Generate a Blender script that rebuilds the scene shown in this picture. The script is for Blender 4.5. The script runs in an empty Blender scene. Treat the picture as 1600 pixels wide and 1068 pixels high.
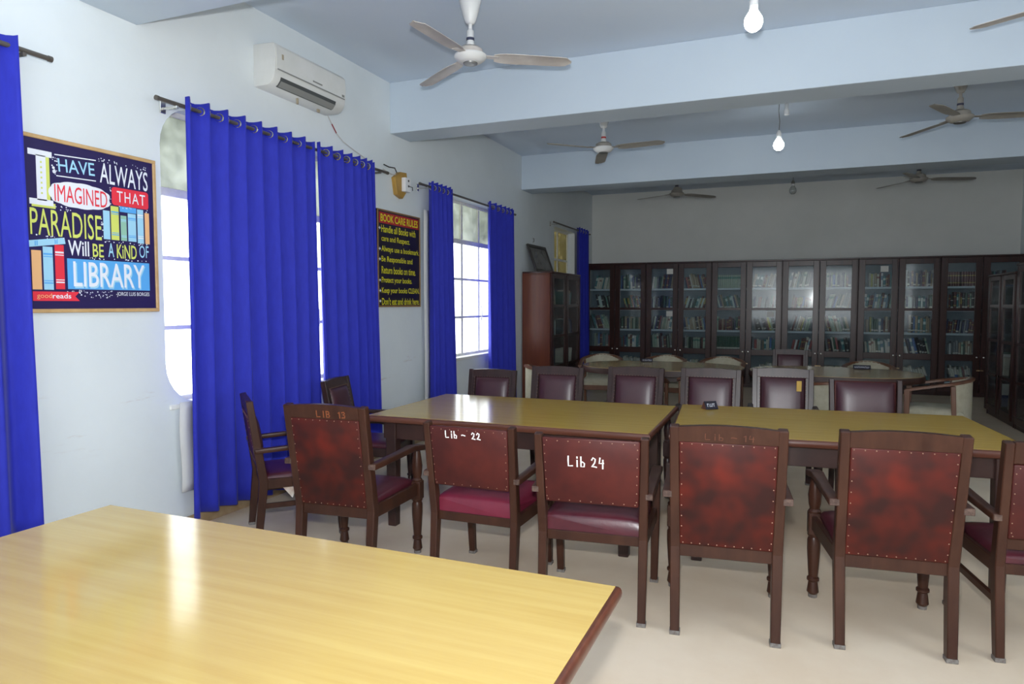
import bpy, bmesh, math, random
from mathutils import Matrix, Vector
random.seed(7)
PI = math.pi
R = math.radians
scene = bpy.context.scene
COL = scene.collection

# ------------------------------------------------------------------ camera, world, light, exposure
CAM = Vector((3.82, 0.0, 1.55))
YAW, PITCH = R(22.0), R(3.2)
cam = bpy.data.cameras.new('camera')
cam.sensor_width = 36.0
cam.lens = 24.0
cam.clip_start = 0.05
camo = bpy.data.objects.new('camera', cam)
COL.objects.link(camo)
camo.location = CAM
camo.rotation_euler = (PI / 2 - PITCH, 0, YAW)
scene.camera = camo

world = bpy.data.worlds.new('overcast_sky')
scene.world = world
world.use_nodes = True
bg = world.node_tree.nodes['Background']
bg.inputs[0].default_value = (0.93, 0.97, 1.0, 1)
bg.inputs[1].default_value = 5.6

# the photographer's flash, mounted just above the lens and tipped up a little
fl = bpy.data.lights.new('camera_flash', 'AREA')
fl.shape = 'DISK'
fl.size = 0.09
fl.energy = 158
fl.color = (0.96, 0.985, 1.0)
flo = bpy.data.objects.new('camera_flash', fl)
COL.objects.link(flo)
flo.location = CAM + Vector((-0.02, 0.05, 0.20))
flo.rotation_euler = (PI / 2 + R(36), 0, YAW - R(3))

vs = scene.view_settings
vs.view_transform = 'Standard'
vs.look = 'None'
vs.exposure = 0.0
vs.gamma = 1.0
vs.use_curve_mapping = False
scene.cycles.max_bounces = 8
scene.cycles.transparent_max_bounces = 16
scene.cycles.caustics_reflective = False
scene.cycles.caustics_refractive = False
scene.cycles.sample_clamp_indirect = 6.0

# ------------------------------------------------------------------ materials
MATS = {}


def pm(name, col, rough=0.5, col2=None, scale=8.0, stretch=(1, 1, 1), detail=4.0, bump=0.0, bscale=None,
       metal=0.0, coat=0.0, spec=0.5, sheen=0.0, lo=0.35, hi=0.65, coords='Object'):
    m = bpy.data.materials.new(name)
    m.use_nodes = True
    nt = m.node_tree
    b = nt.nodes['Principled BSDF']
    b.inputs['Roughness'].default_value = rough
    b.inputs['Metallic'].default_value = metal
    b.inputs['Specular IOR Level'].default_value = spec
    b.inputs['Coat Weight'].default_value = coat
    b.inputs['Coat Roughness'].default_value = 0.12
    b.inputs['Sheen Weight'].default_value = sheen
    c1 = tuple(col) + (1,)
    b.inputs['Base Color'].default_value = c1
    if col2 is not None or bump:
        tc = nt.nodes.new('ShaderNodeTexCoord')
        mp = nt.nodes.new('ShaderNodeMapping')
        mp.inputs['Scale'].default_value = stretch
        nt.links.new(tc.outputs[coords], mp.inputs[0])
        nz = nt.nodes.new('ShaderNodeTexNoise')
        nz.inputs['Scale'].default_value = scale
        nz.inputs['Detail'].default_value = detail
        nz.inputs['Roughness'].default_value = 0.6
        nt.links.new(mp.outputs[0], nz.inputs['Vector'])
        if col2 is not None:
            rp = nt.nodes.new('ShaderNodeValToRGB')
            rp.color_ramp.elements[0].position = lo
            rp.color_ramp.elements[1].position = hi
            rp.color_ramp.elements[0].color = c1
            rp.color_ramp.elements[1].color = tuple(col2) + (1,)
            nt.links.new(nz.outputs['Fac'], rp.inputs[0])
            nt.links.new(rp.outputs[0], b.inputs['Base Color'])
        if bump:
            n2 = nz
            if bscale:
                n2 = nt.nodes.new('ShaderNodeTexNoise')
                n2.inputs['Scale'].default_value = bscale
                nt.links.new(mp.outputs[0], n2.inputs['Vector'])
            bp = nt.nodes.new('ShaderNodeBump')
            bp.inputs['Strength'].default_value = bump
            bp.inputs['Distance'].default_value = 0.01
            nt.links.new(n2.outputs['Fac'], bp.inputs['Height'])
            nt.links.new(bp.outputs[0], b.inputs['Normal'])
    MATS[name] = m
    return m


def emis(name, col, strength):
    m = bpy.data.materials.new(name)
    m.use_nodes = True
    nt = m.node_tree
    nt.nodes.remove(nt.nodes['Principled BSDF'])
    e = nt.nodes.new('ShaderNodeEmission')
    e.inputs[0].default_value = tuple(col) + (1,)
    e.inputs[1].default_value = strength
    nt.links.new(e.outputs[0], nt.nodes['Material Output'].inputs[0])
    MATS[name] = m
    return m


def glassy(name, tint, gloss=0.08, rough=0.02, haze=0.0, hazecol=(0.8, 0.82, 0.8), dirt=0.0):
    """thin pane: see-through + mirror-like coat + optional milky or dirty film"""
    m = bpy.data.materials.new(name)
    m.use_nodes = True
    nt = m.node_tree
    nt.nodes.remove(nt.nodes['Principled BSDF'])
    tr = nt.nodes.new('ShaderNodeBsdfTransparent')
    tr.inputs[0].default_value = tuple(tint) + (1,)
    gl = nt.nodes.new('ShaderNodeBsdfGlossy')
    gl.inputs['Roughness'].default_value = rough
    out = nt.nodes['Material Output']
    base = tr.outputs[0]
    if haze > 0:
        df = nt.nodes.new('ShaderNodeBsdfTranslucent')
        df.inputs[0].default_value = tuple(hazecol) + (1,)
        d2 = nt.nodes.new('ShaderNodeBsdfDiffuse')
        d2.inputs[0].default_value = tuple(hazecol) + (1,)
        mxa = nt.nodes.new('ShaderNodeMixShader')
        mxa.inputs[0].default_value = 0.4
        nt.links.new(df.outputs[0], mxa.inputs[1])
        nt.links.new(d2.outputs[0], mxa.inputs[2])
        mx = nt.nodes.new('ShaderNodeMixShader')
        mx.inputs[0].default_value = haze
        if dirt > 0:
            nz = nt.nodes.new('ShaderNodeTexNoise')
            nz.inputs['Scale'].default_value = 3.5
            nz.inputs['Detail'].default_value = 6
            tc = nt.nodes.new('ShaderNodeTexCoord')
            nt.links.new(tc.outputs['Object'], nz.inputs['Vector'])
            rp = nt.nodes.new('ShaderNodeMapRange')
            rp.inputs[1].default_value = 0.3
            rp.inputs[2].default_value = 0.7
            rp.inputs[3].default_value = max(0, haze - dirt)
            rp.inputs[4].default_value = min(1, haze + dirt)
            nt.links.new(nz.outputs['Fac'], rp.inputs[0])
            nt.links.new(rp.outputs[0], mx.inputs[0])
        nt.links.new(tr.outputs[0], mx.inputs[1])
        nt.links.new(mxa.outputs[0], mx.inputs[2])
        base = mx.outputs[0]
    fr = nt.nodes.new('ShaderNodeLayerWeight')
    fr.inputs[0].default_value = 0.25
    mr = nt.nodes.new('ShaderNodeMapRange')
    mr.inputs[3].default_value = gloss * 0.6
    mr.inputs[4].default_value = min(1.0, gloss * 7)
    nt.links.new(fr.outputs['Fresnel'], mr.inputs[0])
    m2 = nt.nodes.new('ShaderNodeMixShader')
    nt.links.new(mr.outputs[0], m2.inputs[0])
    nt.links.new(base, m2.inputs[1])
    nt.links.new(gl.outputs[0], m2.inputs[2])
    nt.links.new(m2.outputs[0], out.inputs[0])
    MATS[name] = m
    return m


pm('wall_paint', (0.69, 0.74, 0.76), 0.6, (0.73, 0.78, 0.80), 1.3, bump=0.08, bscale=26)
def wall_stains(m):
    nt = m.node_tree
    b = nt.nodes['Principled BSDF']
    src = b.inputs['Base Color'].links[0].from_socket
    tc = nt.nodes.new('ShaderNodeTexCoord')
    mp = nt.nodes.new('ShaderNodeMapping')
    mp.inputs['Scale'].default_value = (1, 0.8, 5.0)
    nt.links.new(tc.outputs['Object'], mp.inputs[0])
    n1 = nt.nodes.new('ShaderNodeTexNoise')
    n1.inputs['Scale'].default_value = 2.6
    n1.inputs['Detail'].default_value = 9
    n1.inputs['Roughness'].default_value = 0.7
    nt.links.new(mp.outputs[0], n1.inputs['Vector'])
    r1 = nt.nodes.new('ShaderNodeMapRange')
    r1.inputs[1].default_value = 0.60
    r1.inputs[2].default_value = 0.74
    nt.links.new(n1.outputs['Fac'], r1.inputs[0])
    sp = nt.nodes.new('ShaderNodeSeparateXYZ')
    nt.links.new(tc.outputs['Object'], sp.inputs[0])
    r2 = nt.nodes.new('ShaderNodeMapRange')   # scuffs at chair-back height
    r2.inputs[1].default_value = 1.12
    r2.inputs[2].default_value = 0.95
    nt.links.new(sp.outputs[2], r2.inputs[0])
    r3 = nt.nodes.new('ShaderNodeMapRange')
    r3.inputs[1].default_value = 0.62
    r3.inputs[2].default_value = 0.80
    nt.links.new(sp.outputs[2], r3.inputs[0])
    mu = nt.nodes.new('ShaderNodeMath'); mu.operation = 'MULTIPLY'
    nt.links.new(r2.outputs[0], mu.inputs[0]); nt.links.new(r3.outputs[0], mu.inputs[1])
    mu2 = nt.nodes.new('ShaderNodeMath'); mu2.operation = 'MULTIPLY'
    nt.links.new(mu.outputs[0], mu2.inputs[0]); nt.links.new(r1.outputs[0], mu2.inputs[1])
    mx = nt.nodes.new('ShaderNodeMix'); mx.data_type = 'RGBA'
    nt.links.new(mu2.outputs[0], mx.inputs[0])
    nt.links.new(src, mx.inputs[6])
    mx.inputs[7].default_value = (0.56, 0.50, 0.46, 1)
    nt.links.new(mx.outputs[2], b.inputs['Base Color'])


wall_stains(MATS['wall_paint'])
pm('back_paint', (0.62, 0.63, 0.60), 0.6, (0.68, 0.685, 0.655), 0.9, bump=0.05, bscale=30)
pm('ceiling_paint', (0.60, 0.69, 0.81), 0.7, (0.63, 0.715, 0.83), 0.7)
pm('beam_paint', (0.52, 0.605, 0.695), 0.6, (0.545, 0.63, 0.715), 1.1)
pm('floor_vinyl', (0.78, 0.63, 0.465), 0.40, (0.85, 0.71, 0.545), 2.2, detail=9, bump=0.02, bscale=60, spec=0.35)
pm('skirting', (0.34, 0.23, 0.12), 0.55, (0.42, 0.31, 0.19), 9)
pm('smudge', (0.50, 0.44, 0.40), 0.7)
pm('laminate', (0.49, 0.325, 0.094), 0.13, (0.555, 0.395, 0.128), 5.0, (0.28, 5.5, 1), detail=6, spec=0.5, lo=0.3, hi=0.7)
pm('laminate_far', (0.42, 0.30, 0.14), 0.16, (0.50, 0.37, 0.18), 5.0, (0.3, 5, 1), detail=6)
pm('laminate_old', (0.50, 0.31, 0.055), 0.14, (0.60, 0.395, 0.085), 5.0, (0.28, 5.5, 1), detail=6, lo=0.3, hi=0.7)
pm('lipping', (0.085, 0.026, 0.016), 0.3, (0.13, 0.045, 0.025), 6, (0.3, 3, 3))
pm('table_wood', (0.030, 0.012, 0.010), 0.4, (0.05, 0.02, 0.015), 6)
pm('chair_wood', (0.036, 0.0125, 0.0075), 0.36, (0.056, 0.021, 0.012), 5, (3, 3, 0.7), spec=0.3)
pm('chair_wood_dark', (0.030, 0.015, 0.014), 0.32, (0.048, 0.024, 0.022), 5, (3, 3, 0.7), spec=0.4)
pm('worn_wood', (0.11, 0.066, 0.048), 0.6, (0.04, 0.016, 0.011), 60)
pm('back_hide', (0.031, 0.009, 0.008), 0.44, (0.120, 0.014, 0.008), 5.5, detail=2.0, lo=0.36, hi=0.7, spec=0.22)
pm('back_hide_plum', (0.054, 0.011, 0.010), 0.44, (0.092, 0.017, 0.013), 4.5, detail=3, spec=0.25)
pm('seat_hide', (0.060, 0.010, 0.018), 0.30, (0.095, 0.017, 0.026), 6, bump=0.05, bscale=90)
pm('seat_hide_red', (0.145, 0.010, 0.030), 0.42, (0.185, 0.017, 0.04), 6)
pm('pad_hide', (0.050, 0.015, 0.022), 0.36, (0.068, 0.022, 0.030), 5, bump=0.03, bscale=60, spec=0.6)
pm('tack_brass', (0.36, 0.22, 0.15), 0.45, metal=0.5)
pm('white_paint', (0.85, 0.84, 0.80), 0.6)
pm('orange_paint', (0.24, 0.07, 0.022), 0.6)
pm('faded_paint', (0.115, 0.036, 0.016), 0.6)
pm('steel_foot', (0.20, 0.19, 0.18), 0.55, (0.11, 0.09, 0.08), 60)
pm('yellow_tag', (0.55, 0.34, 0.06), 0.6)
pm('cream_cloth', (0.35, 0.325, 0.24), 0.85, (0.41, 0.38, 0.295), 14)
pm('rim_wood', (0.10, 0.038, 0.018), 0.3, (0.15, 0.06, 0.03), 7)
pm('case_wood', (0.028, 0.010, 0.009), 0.30, (0.048, 0.014, 0.011), 3.5, (4, 4, 0.6), spec=0.4)
pm('case_side', (0.11, 0.030, 0.016), 0.32, (0.155, 0.044, 0.022), 2.5, (4, 4, 0.5), spec=0.4)
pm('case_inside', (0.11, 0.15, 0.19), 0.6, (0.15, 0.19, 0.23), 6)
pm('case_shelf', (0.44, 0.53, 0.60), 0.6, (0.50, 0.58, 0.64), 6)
pm('brass', (0.45, 0.33, 0.2), 0.35, metal=0.7)
pm('curtain_cloth', (0.009, 0.016, 0.37), 0.75, (0.012, 0.021, 0.42), 30, (1, 1, 0.3), sheen=0.10, bump=0.04, bscale=300)
pm('lining_cloth', (0.62, 0.62, 0.60), 0.85)
pm('rod_metal', (0.13, 0.115, 0.10), 0.42, metal=0.5)
pm('chrome', (0.75, 0.74, 0.70), 0.25, metal=1.0)
pm('window_steel', (0.82, 0.81, 0.73), 0.5, (0.72, 0.71, 0.62), 16)
pm('window_sill_paint', (0.78, 0.78, 0.72), 0.6)
glassy('window_glass', (0.97, 0.98, 0.97), 0.05)
glassy('dusty_glass', (0.80, 0.82, 0.78), 0.05, haze=0.78, hazecol=(0.34, 0.36, 0.31), dirt=0.2)
glassy('amber_glass', (0.30, 0.27, 0.17), 0.05, haze=0.62, hazecol=(0.17, 0.15, 0.075), dirt=0.35)
glassy('case_glass', (0.94, 0.97, 0.97), 0.036, rough=0.07, haze=0.04, hazecol=(0.5, 0.6, 0.66))
pm('fan_blade_cream', (0.50, 0.46, 0.43), 0.4, (0.60, 0.565, 0.53), 6)
pm('fan_blade_grey', (0.30, 0.28, 0.25), 0.4, (0.38, 0.36, 0.32), 6)
pm('fan_white', (0.70, 0.71, 0.71), 0.35)
pm('fan_cap', (0.16, 0.16, 0.15), 0.35, metal=0.4)
pm('tape_dark', (0.04, 0.045, 0.09), 0.5)
pm('tape_red', (0.4, 0.03, 0.03), 0.5)
pm('ac_plastic', (0.64, 0.65, 0.625), 0.4, (0.70, 0.705, 0.69), 4)
pm('ac_dark', (0.07, 0.075, 0.075), 0.5)
pm('ac_louver', (0.24, 0.245, 0.235), 0.45)
pm('ac_stain', (0.36, 0.31, 0.22), 0.7)
pm('wire_white', (0.55, 0.53, 0.50), 0.5)
pm('wire_red', (0.25, 0.02, 0.02), 0.5)
pm('wire_black', (0.02, 0.02, 0.02), 0.5)
pm('board_wood', (0.36, 0.20, 0.035), 0.45, (0.44, 0.26, 0.05), 8)
pm('switch_white', (0.78, 0.79, 0.80), 0.4)
emis('bulb_glow', (0.90, 0.97, 1.0), 30)
glassy('bulb_glass', (0.90, 0.92, 0.92), 0.10, haze=0.12)
pm('poster_navy', (0.020, 0.012, 0.080), 0.4)
pm('poster_black', (0.012, 0.008, 0.028), 0.35)
pm('poster_frame', (0.50, 0.31, 0.13), 0.5, (0.60, 0.40, 0.19), 10)
pm('rules_frame', (0.22, 0.12, 0.04), 0.45, (0.30, 0.17, 0.06), 10)
pm('print_white', (0.80, 0.83, 0.90), 0.5)
pm('print_red', (0.78, 0.035, 0.060), 0.5)
pm('print_blue', (0.10, 0.40, 0.82), 0.5)
pm('print_sky', (0.36, 0.66, 0.85), 0.5)
pm('print_lime', (0.66, 0.72, 0.15), 0.5)
pm('print_mint', (0.30, 0.55, 0.42), 0.5)
pm('print_peach', (0.85, 0.48, 0.22), 0.5)
pm('print_yellow', (0.72, 0.66, 0.02), 0.5)
pm('print_banner', (0.42, 0.020, 0.025), 0.5)
pm('plate_black', (0.02, 0.018, 0.03), 0.3)
pm('plate_brown', (0.10, 0.03, 0.02), 0.4)
pm('paper', (0.72, 0.72, 0.68), 0.8)
pm('paper_crumple', (0.5, 0.36, 0.28), 0.8, (0.75, 0.72, 0.68), 12)
pm('frame_dark', (0.035, 0.03, 0.028), 0.4)
pm('picture_grey', (0.075, 0.075, 0.072), 0.25, (0.11, 0.11, 0.105), 4)


def book_mat(name, col, band=None):
    g = sum(col) / 3
    col = tuple((c * 0.75 + g * 0.25) * 0.78 for c in col)
    m = pm(name, col, 0.45, tuple(min(1, c * 1.35 + 0.01) for c in col), 7)
    if band:
        nt = m.node_tree
        b = nt.nodes['Principled BSDF']
        src = b.inputs['Base Color'].links[0].from_socket
        tc = nt.nodes.new('ShaderNodeTexCoord')
        sx = nt.nodes.new('ShaderNodeSeparateXYZ')
        nt.links.new(tc.outputs['Generated'], sx.inputs[0])
        prev = src
        for lo, hi, c in band:
            a = nt.nodes.new('ShaderNodeMath'); a.operation = 'GREATER_THAN'; a.inputs[1].default_value = lo
            d = nt.nodes.new('ShaderNodeMath'); d.operation = 'LESS_THAN'; d.inputs[1].default_value = hi
            e = nt.nodes.new('ShaderNodeMath'); e.operation = 'MULTIPLY'
            nt.links.new(sx.outputs[2], a.inputs[0]); nt.links.new(sx.outputs[2], d.inputs[0])
            nt.links.new(a.outputs[0], e.inputs[0]); nt.links.new(d.outputs[0], e.inputs[1])
            mx = nt.nodes.new('ShaderNodeMix'); mx.data_type = 'RGBA'
            nt.links.new(e.outputs[0], mx.inputs[0]); nt.links.new(prev, mx.inputs[6])
            mx.inputs[7].default_value = tuple(c) + (1,)
            prev = mx.outputs[2]
        nt.links.new(prev, b.inputs['Base Color'])
    return m


W_, G_ = (0.55, 0.55, 0.50), (0.42, 0.33, 0.10)
BOOKS = [  # colour word, material, weight
    ('dark green', book_mat('bk_green', (0.02, 0.10, 0.06), [(0.08, 0.2, W_)]), 4),
    ('teal', book_mat('bk_teal', (0.03, 0.22, 0.25), [(0.08, 0.18, W_), (0.6, 0.8, (0.5, 0.62, 0.6))]), 4),
    ('pale green', book_mat('bk_palegreen', (0.36, 0.48, 0.36), [(0.7, 0.85, (0.1, 0.25, 0.2))]), 4),
    ('navy blue', book_mat('bk_navy', (0.02, 0.035, 0.14), [(0.08, 0.18, W_)]), 4),
    ('bright blue', book_mat('bk_blue', (0.04, 0.16, 0.50), [(0.1, 0.2, W_)]), 2),
    ('maroon', book_mat('bk_maroon', (0.16, 0.03, 0.03), [(0.2, 0.26, G_), (0.7, 0.76, G_)]), 3),
    ('red', book_mat('bk_red', (0.42, 0.06, 0.06), [(0.08, 0.18, W_)]), 2),
    ('black', book_mat('bk_black', (0.02, 0.02, 0.024), [(0.1, 0.2, W_), (0.6, 0.66, W_)]), 4),
    ('cream', book_mat('bk_cream', (0.60, 0.57, 0.46), [(0.65, 0.8, (0.25, 0.12, 0.1))]), 4),
    ('tan', book_mat('bk_tan', (0.40, 0.31, 0.19), [(0.1, 0.2, W_)]), 3),
    ('white', book_mat('bk_white', (0.70, 0.71, 0.70), [(0.5, 0.8, (0.2, 0.3, 0.4))]), 3),
    ('yellow', book_mat('bk_yellow', (0.55, 0.50, 0.05), [(0.1, 0.2, W_)]), 0.8),
    ('grey', book_mat('bk_grey', (0.22, 0.24, 0.26), [(0.1, 0.2, W_)]), 3),
]

# ------------------------------------------------------------------ mesh helpers


class MB:
    def __init__(self):
        self.bm = bmesh.new()

    def hexa(self, p, bevel=0.0, seg=1):
        """p: 8 points, bottom 4 ccw then top 4 ccw"""
        v = [self.bm.verts.new(q) for q in p]
        fs = [(3, 2, 1, 0), (4, 5, 6, 7), (0, 1, 5, 4), (1, 2, 6, 5), (2, 3, 7, 6), (3, 0, 4, 7)]
        F = [self.bm.faces.new([v[i] for i in f]) for f in fs]
        if bevel > 0:
            ed = list({e for f in F for e in f.edges})
            bmesh.ops.bevel(self.bm, geom=ed, offset=bevel, segments=seg, affect='EDGES', profile=0.5)
        return self

    def box(self, x0, x1, y0, y1, z0, z1, bevel=0.0, seg=1, M=None):
        p = [(x0, y0, z0), (x1, y0, z0), (x1, y1, z0), (x0, y1, z0), (x0, y0, z1), (x1, y0, z1), (x1, y1, z1), (x0, y1, z1)]
        if M is not None:
            p = [M @ Vector(q) for q in p]
        return self.hexa(p, bevel, seg)

    def bar(self, a, b, w, d, bevel=0.0, w1=None, d1=None, side=(1, 0, 0), seg=1):
        """rectangular bar a->b; w along 'side', d across"""
        a, b = Vector(a), Vector(b)
        t = (b - a).normalized()
        s = Vector(side)
        s = (s - t * s.dot(t)).normalized()
        u = t.cross(s)
        w1 = w if w1 is None else w1
        d1 = d if d1 is None else d1
        p = []
        for c, ww, dd in ((a, w, d), (b, w1, d1)):
            for i, j in ((-1, -1), (1, -1), (1, 1), (-1, 1)):
                p.append(c + s * (i * ww / 2) + u * (j * dd / 2))
        return self.hexa(p, bevel, seg)

    def tube(self, pts, r, n=8, cap=True):
        pts = [Vector(p) for p in pts]
        rs = r if isinstance(r, (list, tuple)) else [r] * len(pts)
        rings = []
        t0 = (pts[1] - pts[0]).normalized()
        ref = Vector((0, 0, 1)) if abs(t0.z) < 0.9 else Vector((1, 0, 0))
        s = t0.cross(ref).normalized()
        for i, p in enumerate(pts):
            t = (pts[min(i + 1, len(pts) - 1)] - pts[max(i - 1, 0)]).normalized()
            s = (s - t * s.dot(t)).normalized()
            u = t.cross(s)
            rings.append([self.bm.verts.new(p + (s * math.cos(2 * PI * k / n) + u * math.sin(2 * PI * k / n)) * rs[i]) for k in range(n)])
        for a, b in zip(rings, rings[1:]):
            for k in range(n):
                self.bm.faces.new((a[k], a[(k + 1) % n], b[(k + 1) % n], b[k]))
        if cap:
            self.bm.faces.new(rings[0][::-1])
            self.bm.faces.new(rings[-1])
        return self

    def lathe(self, prof, n=16, M=None):
        """prof [(r,z)...] about z axis"""
        rings = []
        for r, z in prof:
            if r < 1e-5:
                q = Vector((0, 0, z))
                rings.append([self.bm.verts.new(M @ q if M else q)])
            else:
                ring = []
                for k in range(n):
                    q = Vector((r * math.cos(2 * PI * k / n), r * math.sin(2 * PI * k / n), z))
                    ring.append(self.bm.verts.new(M @ q if M else q))
                rings.append(ring)
        for a, b in zip(rings, rings[1:]):
            if len(a) == 1 and len(b) == 1:
                continue
            for k in range(n):
                k2 = (k + 1) % n
                if len(a) == 1:
                    self.bm.faces.new((a[0], b[k2], b[k]))
                elif len(b) == 1:
                    self.bm.faces.new((a[k], a[k2], b[0]))
                else:
                    self.bm.faces.new((a[k], a[k2], b[k2], b[k]))
        if len(rings[0]) > 1:
            self.bm.faces.new(rings[0][::-1])
        if len(rings[-1]) > 1:
            self.bm.faces.new(rings[-1])
        return self

    def prism(self, poly, h0, h1, M=None, bevel=0.0):
        """poly [(x,y)] ccw extruded z h0..h1, then M"""
        f = lambda q: (M @ Vector(q)) if M else Vector(q)
        a = [self.bm.verts.new(f((x, y, h0))) for x, y in poly]
        b = [self.bm.verts.new(f((x, y, h1))) for x, y in poly]
        n = len(poly)
        F = [self.bm.faces.new(a[::-1]), self.bm.faces.new(b)]
        for i in range(n):
            F.append(self.bm.faces.new((a[i], a[(i + 1) % n], b[(i + 1) % n], b[i])))
        if bevel:
            bmesh.ops.bevel(self.bm, geom=list(set(F[1].edges) | set(F[0].edges)), offset=bevel, segments=2, affect='EDGES', profile=0.5)
        return self

    def pad(self, w, h, d, M, n=10, power=4.0, base=0.0):
        """cushion: rounded dome w x h in local xy, height d in local z, closed below"""
        g = []
        for j in range(n + 1):
            row = []
            for i in range(n + 1):
                u = math.sin((i / n - 0.5) * PI) if False else (2 * i / n - 1)
                v = 2 * j / n - 1
                u2 = math.copysign(1 - (1 - abs(u)) ** 1.6, u)
                v2 = math.copysign(1 - (1 - abs(v)) ** 1.6, v)
                z = base + d * (max(0, 1 - abs(u2) ** power) * max(0, 1 - abs(v2) ** power)) ** 0.5
                row.append(self.bm.verts.new(M @ Vector((u2 * w / 2, v2 * h / 2, z))))
            g.append(row)
        for j in range(n):
            for i in range(n):
                self.bm.faces.new((g[j][i], g[j][i + 1], g[j + 1][i + 1], g[j + 1][i]))
        lo = [M @ Vector((sx * w / 2, sy * h / 2, 0)) for sx, sy in ((-1, -1), (1, -1), (1, 1), (-1, 1))]
        if base > 1e-4:
            lv = [self.bm.verts.new(q) for q in lo]
            cs = [g[0], [g[j][n] for j in range(n + 1)], g[n][::-1], [g[j][0] for j in range(n + 1)][::-1]]
            for k in range(4):
                self.bm.faces.new(cs[k][::-1] + [lv[k], lv[(k + 1) % 4]])
            self.bm.faces.new(lv[::-1])
        return self

    def sphere(self, c, r, n=6):
        M = Matrix.Translation(c)
        prof = [(0, -r)] + [(r * math.cos(a), r * math.sin(a)) for a in [(-PI / 2 + PI * (i + 1) / (n // 2 + 1)) for i in range(n // 2)]] + [(0, r)]
        return self.lathe(prof, n, M)

    def build(self, name, mat, parent=None, smooth=None, **props):
        me = bpy.data.meshes.new(name)
        bmesh.ops.recalc_face_normals(self.bm, faces=self.bm.faces[:])
        if smooth is not None:
            for f in self.bm.faces:
                f.smooth = True
            for e in self.bm.edges:
                if len(e.link_faces) == 2 and e.calc_face_angle(0) > R(smooth):
                    e.smooth = False
        self.bm.to_mesh(me)
        self.bm.free()
        me.materials.append(MATS[mat] if isinstance(mat, str) else mat)
        return link(name, me, parent, **props)


def link(name, me, parent=None, **props):
    o = bpy.data.objects.new(name, me)
    COL.objects.link(o)
    if parent:
        o.parent = parent
    for k, v in props.items():
        o[k] = v
    return o


def thing(name, label, cat, loc=(0, 0, 0), rz=0.0, group=None):
    o = bpy.data.objects.new(name, None)
    o.empty_display_size = 0.1
    COL.objects.link(o)
    o.location = loc
    o.rotation_euler = (0, 0, rz)
    tag(o, label, cat, group)
    return o


def tag(o, label, cat, group=None):
    o['label'] = label
    o['category'] = cat
    if group:
        o['group'] = group
    return o


def copy_tree(o, parent=None):
    c = o.copy()
    COL.objects.link(c)
    c.parent = parent
    for ch in list(o.children):
        copy_tree(ch, c)
    return c


def remove_tree(o):
    for ch in list(o.children):
        remove_tree(ch)
    bpy.data.objects.remove(o)


def text_mesh(name, s, mat, parent, M, w, h, spacing=1.0, extrude=0.0, bold=0.0, shear=0.0, split=None):
    """flat lettering fitted into a w x h box (lower-left origin), placed by M"""
    cu = bpy.data.curves.new('txt', 'FONT')
    cu.body = s
    cu.space_character = spacing
    cu.offset = bold
    cu.shear = shear
    cu.resolution_u = 3
    t = bpy.data.objects.new('txt', cu)
    COL.objects.link(t)
    dg = bpy.context.evaluated_depsgraph_get()
    dg.update()
    me = bpy.data.meshes.new_from_object(t.evaluated_get(dg))
    bpy.data.objects.remove(t)
    bpy.data.curves.remove(cu)
    xs = [v.co.x for v in me.vertices]
    ys = [v.co.y for v in me.vertices]
    x0, x1, y0, y1 = min(xs), max(xs), min(ys), max(ys)
    for v in me.vertices:
        q = Vector(((v.co.x - x0) / (x1 - x0) * w, (v.co.y - y0) / (y1 - y0) * h, 0))
        v.co = M @ q
    me.materials.clear()
    me.materials.append(MATS[mat])
    if split is None:
        me.name = name
        return link(name, me, parent)
    # one part per letter (split = 0) or per word (split = widest gap inside a word)
    inv = M.inverted()
    vx = [(inv @ v.co).x for v in me.vertices]
    polys = sorted((min(vx[i] for i in p.vertices), max(vx[i] for i in p.vertices), p.index) for p in me.polygons)
    groups, end = [], None
    for a, b, i in polys:
        if end is None or a > end + split:
            groups.append([])
            end = b
        groups[-1].append(i)
        end = max(end, b)
    for g in groups:
        ids = sorted({v for i in g for v in me.polygons[i].vertices})
        mp = {v: k for k, v in enumerate(ids)}
        m2 = bpy.data.meshes.new(name)
        m2.from_pydata([me.vertices[v].co.copy() for v in ids], [], [[mp[v] for v in me.polygons[i].vertices] for i in g])
        m2.materials.append(MATS[mat])
        link(name, m2, parent)
    bpy.data.meshes.remove(me)


def strokes(mb, paths, r, M, n=4):
    """brush-written strokes: flat ribbons in the local xy plane"""
    for pts in paths:
        P = [Vector((x, y, 0)) for x, y in pts]
        L, Rr = [], []
        for i, p in enumerate(P):
            t = (P[min(i + 1, len(P) - 1)] - P[max(i - 1, 0)])
            t = t.normalized() if t.length > 1e-9 else Vector((1, 0, 0))
            nn = Vector((-t.y, t.x, 0)) * r
            e = t * (r * (-0.8 if i == 0 else (0.8 if i == len(P) - 1 else 0)))
            L.append(mb.bm.verts.new(M @ (p + nn + e)))
            Rr.append(mb.bm.verts.new(M @ (p - nn + e)))
        for i in range(len(P) - 1):
            mb.bm.faces.new((L[i], L[i + 1], Rr[i + 1], Rr[i]))


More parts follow.
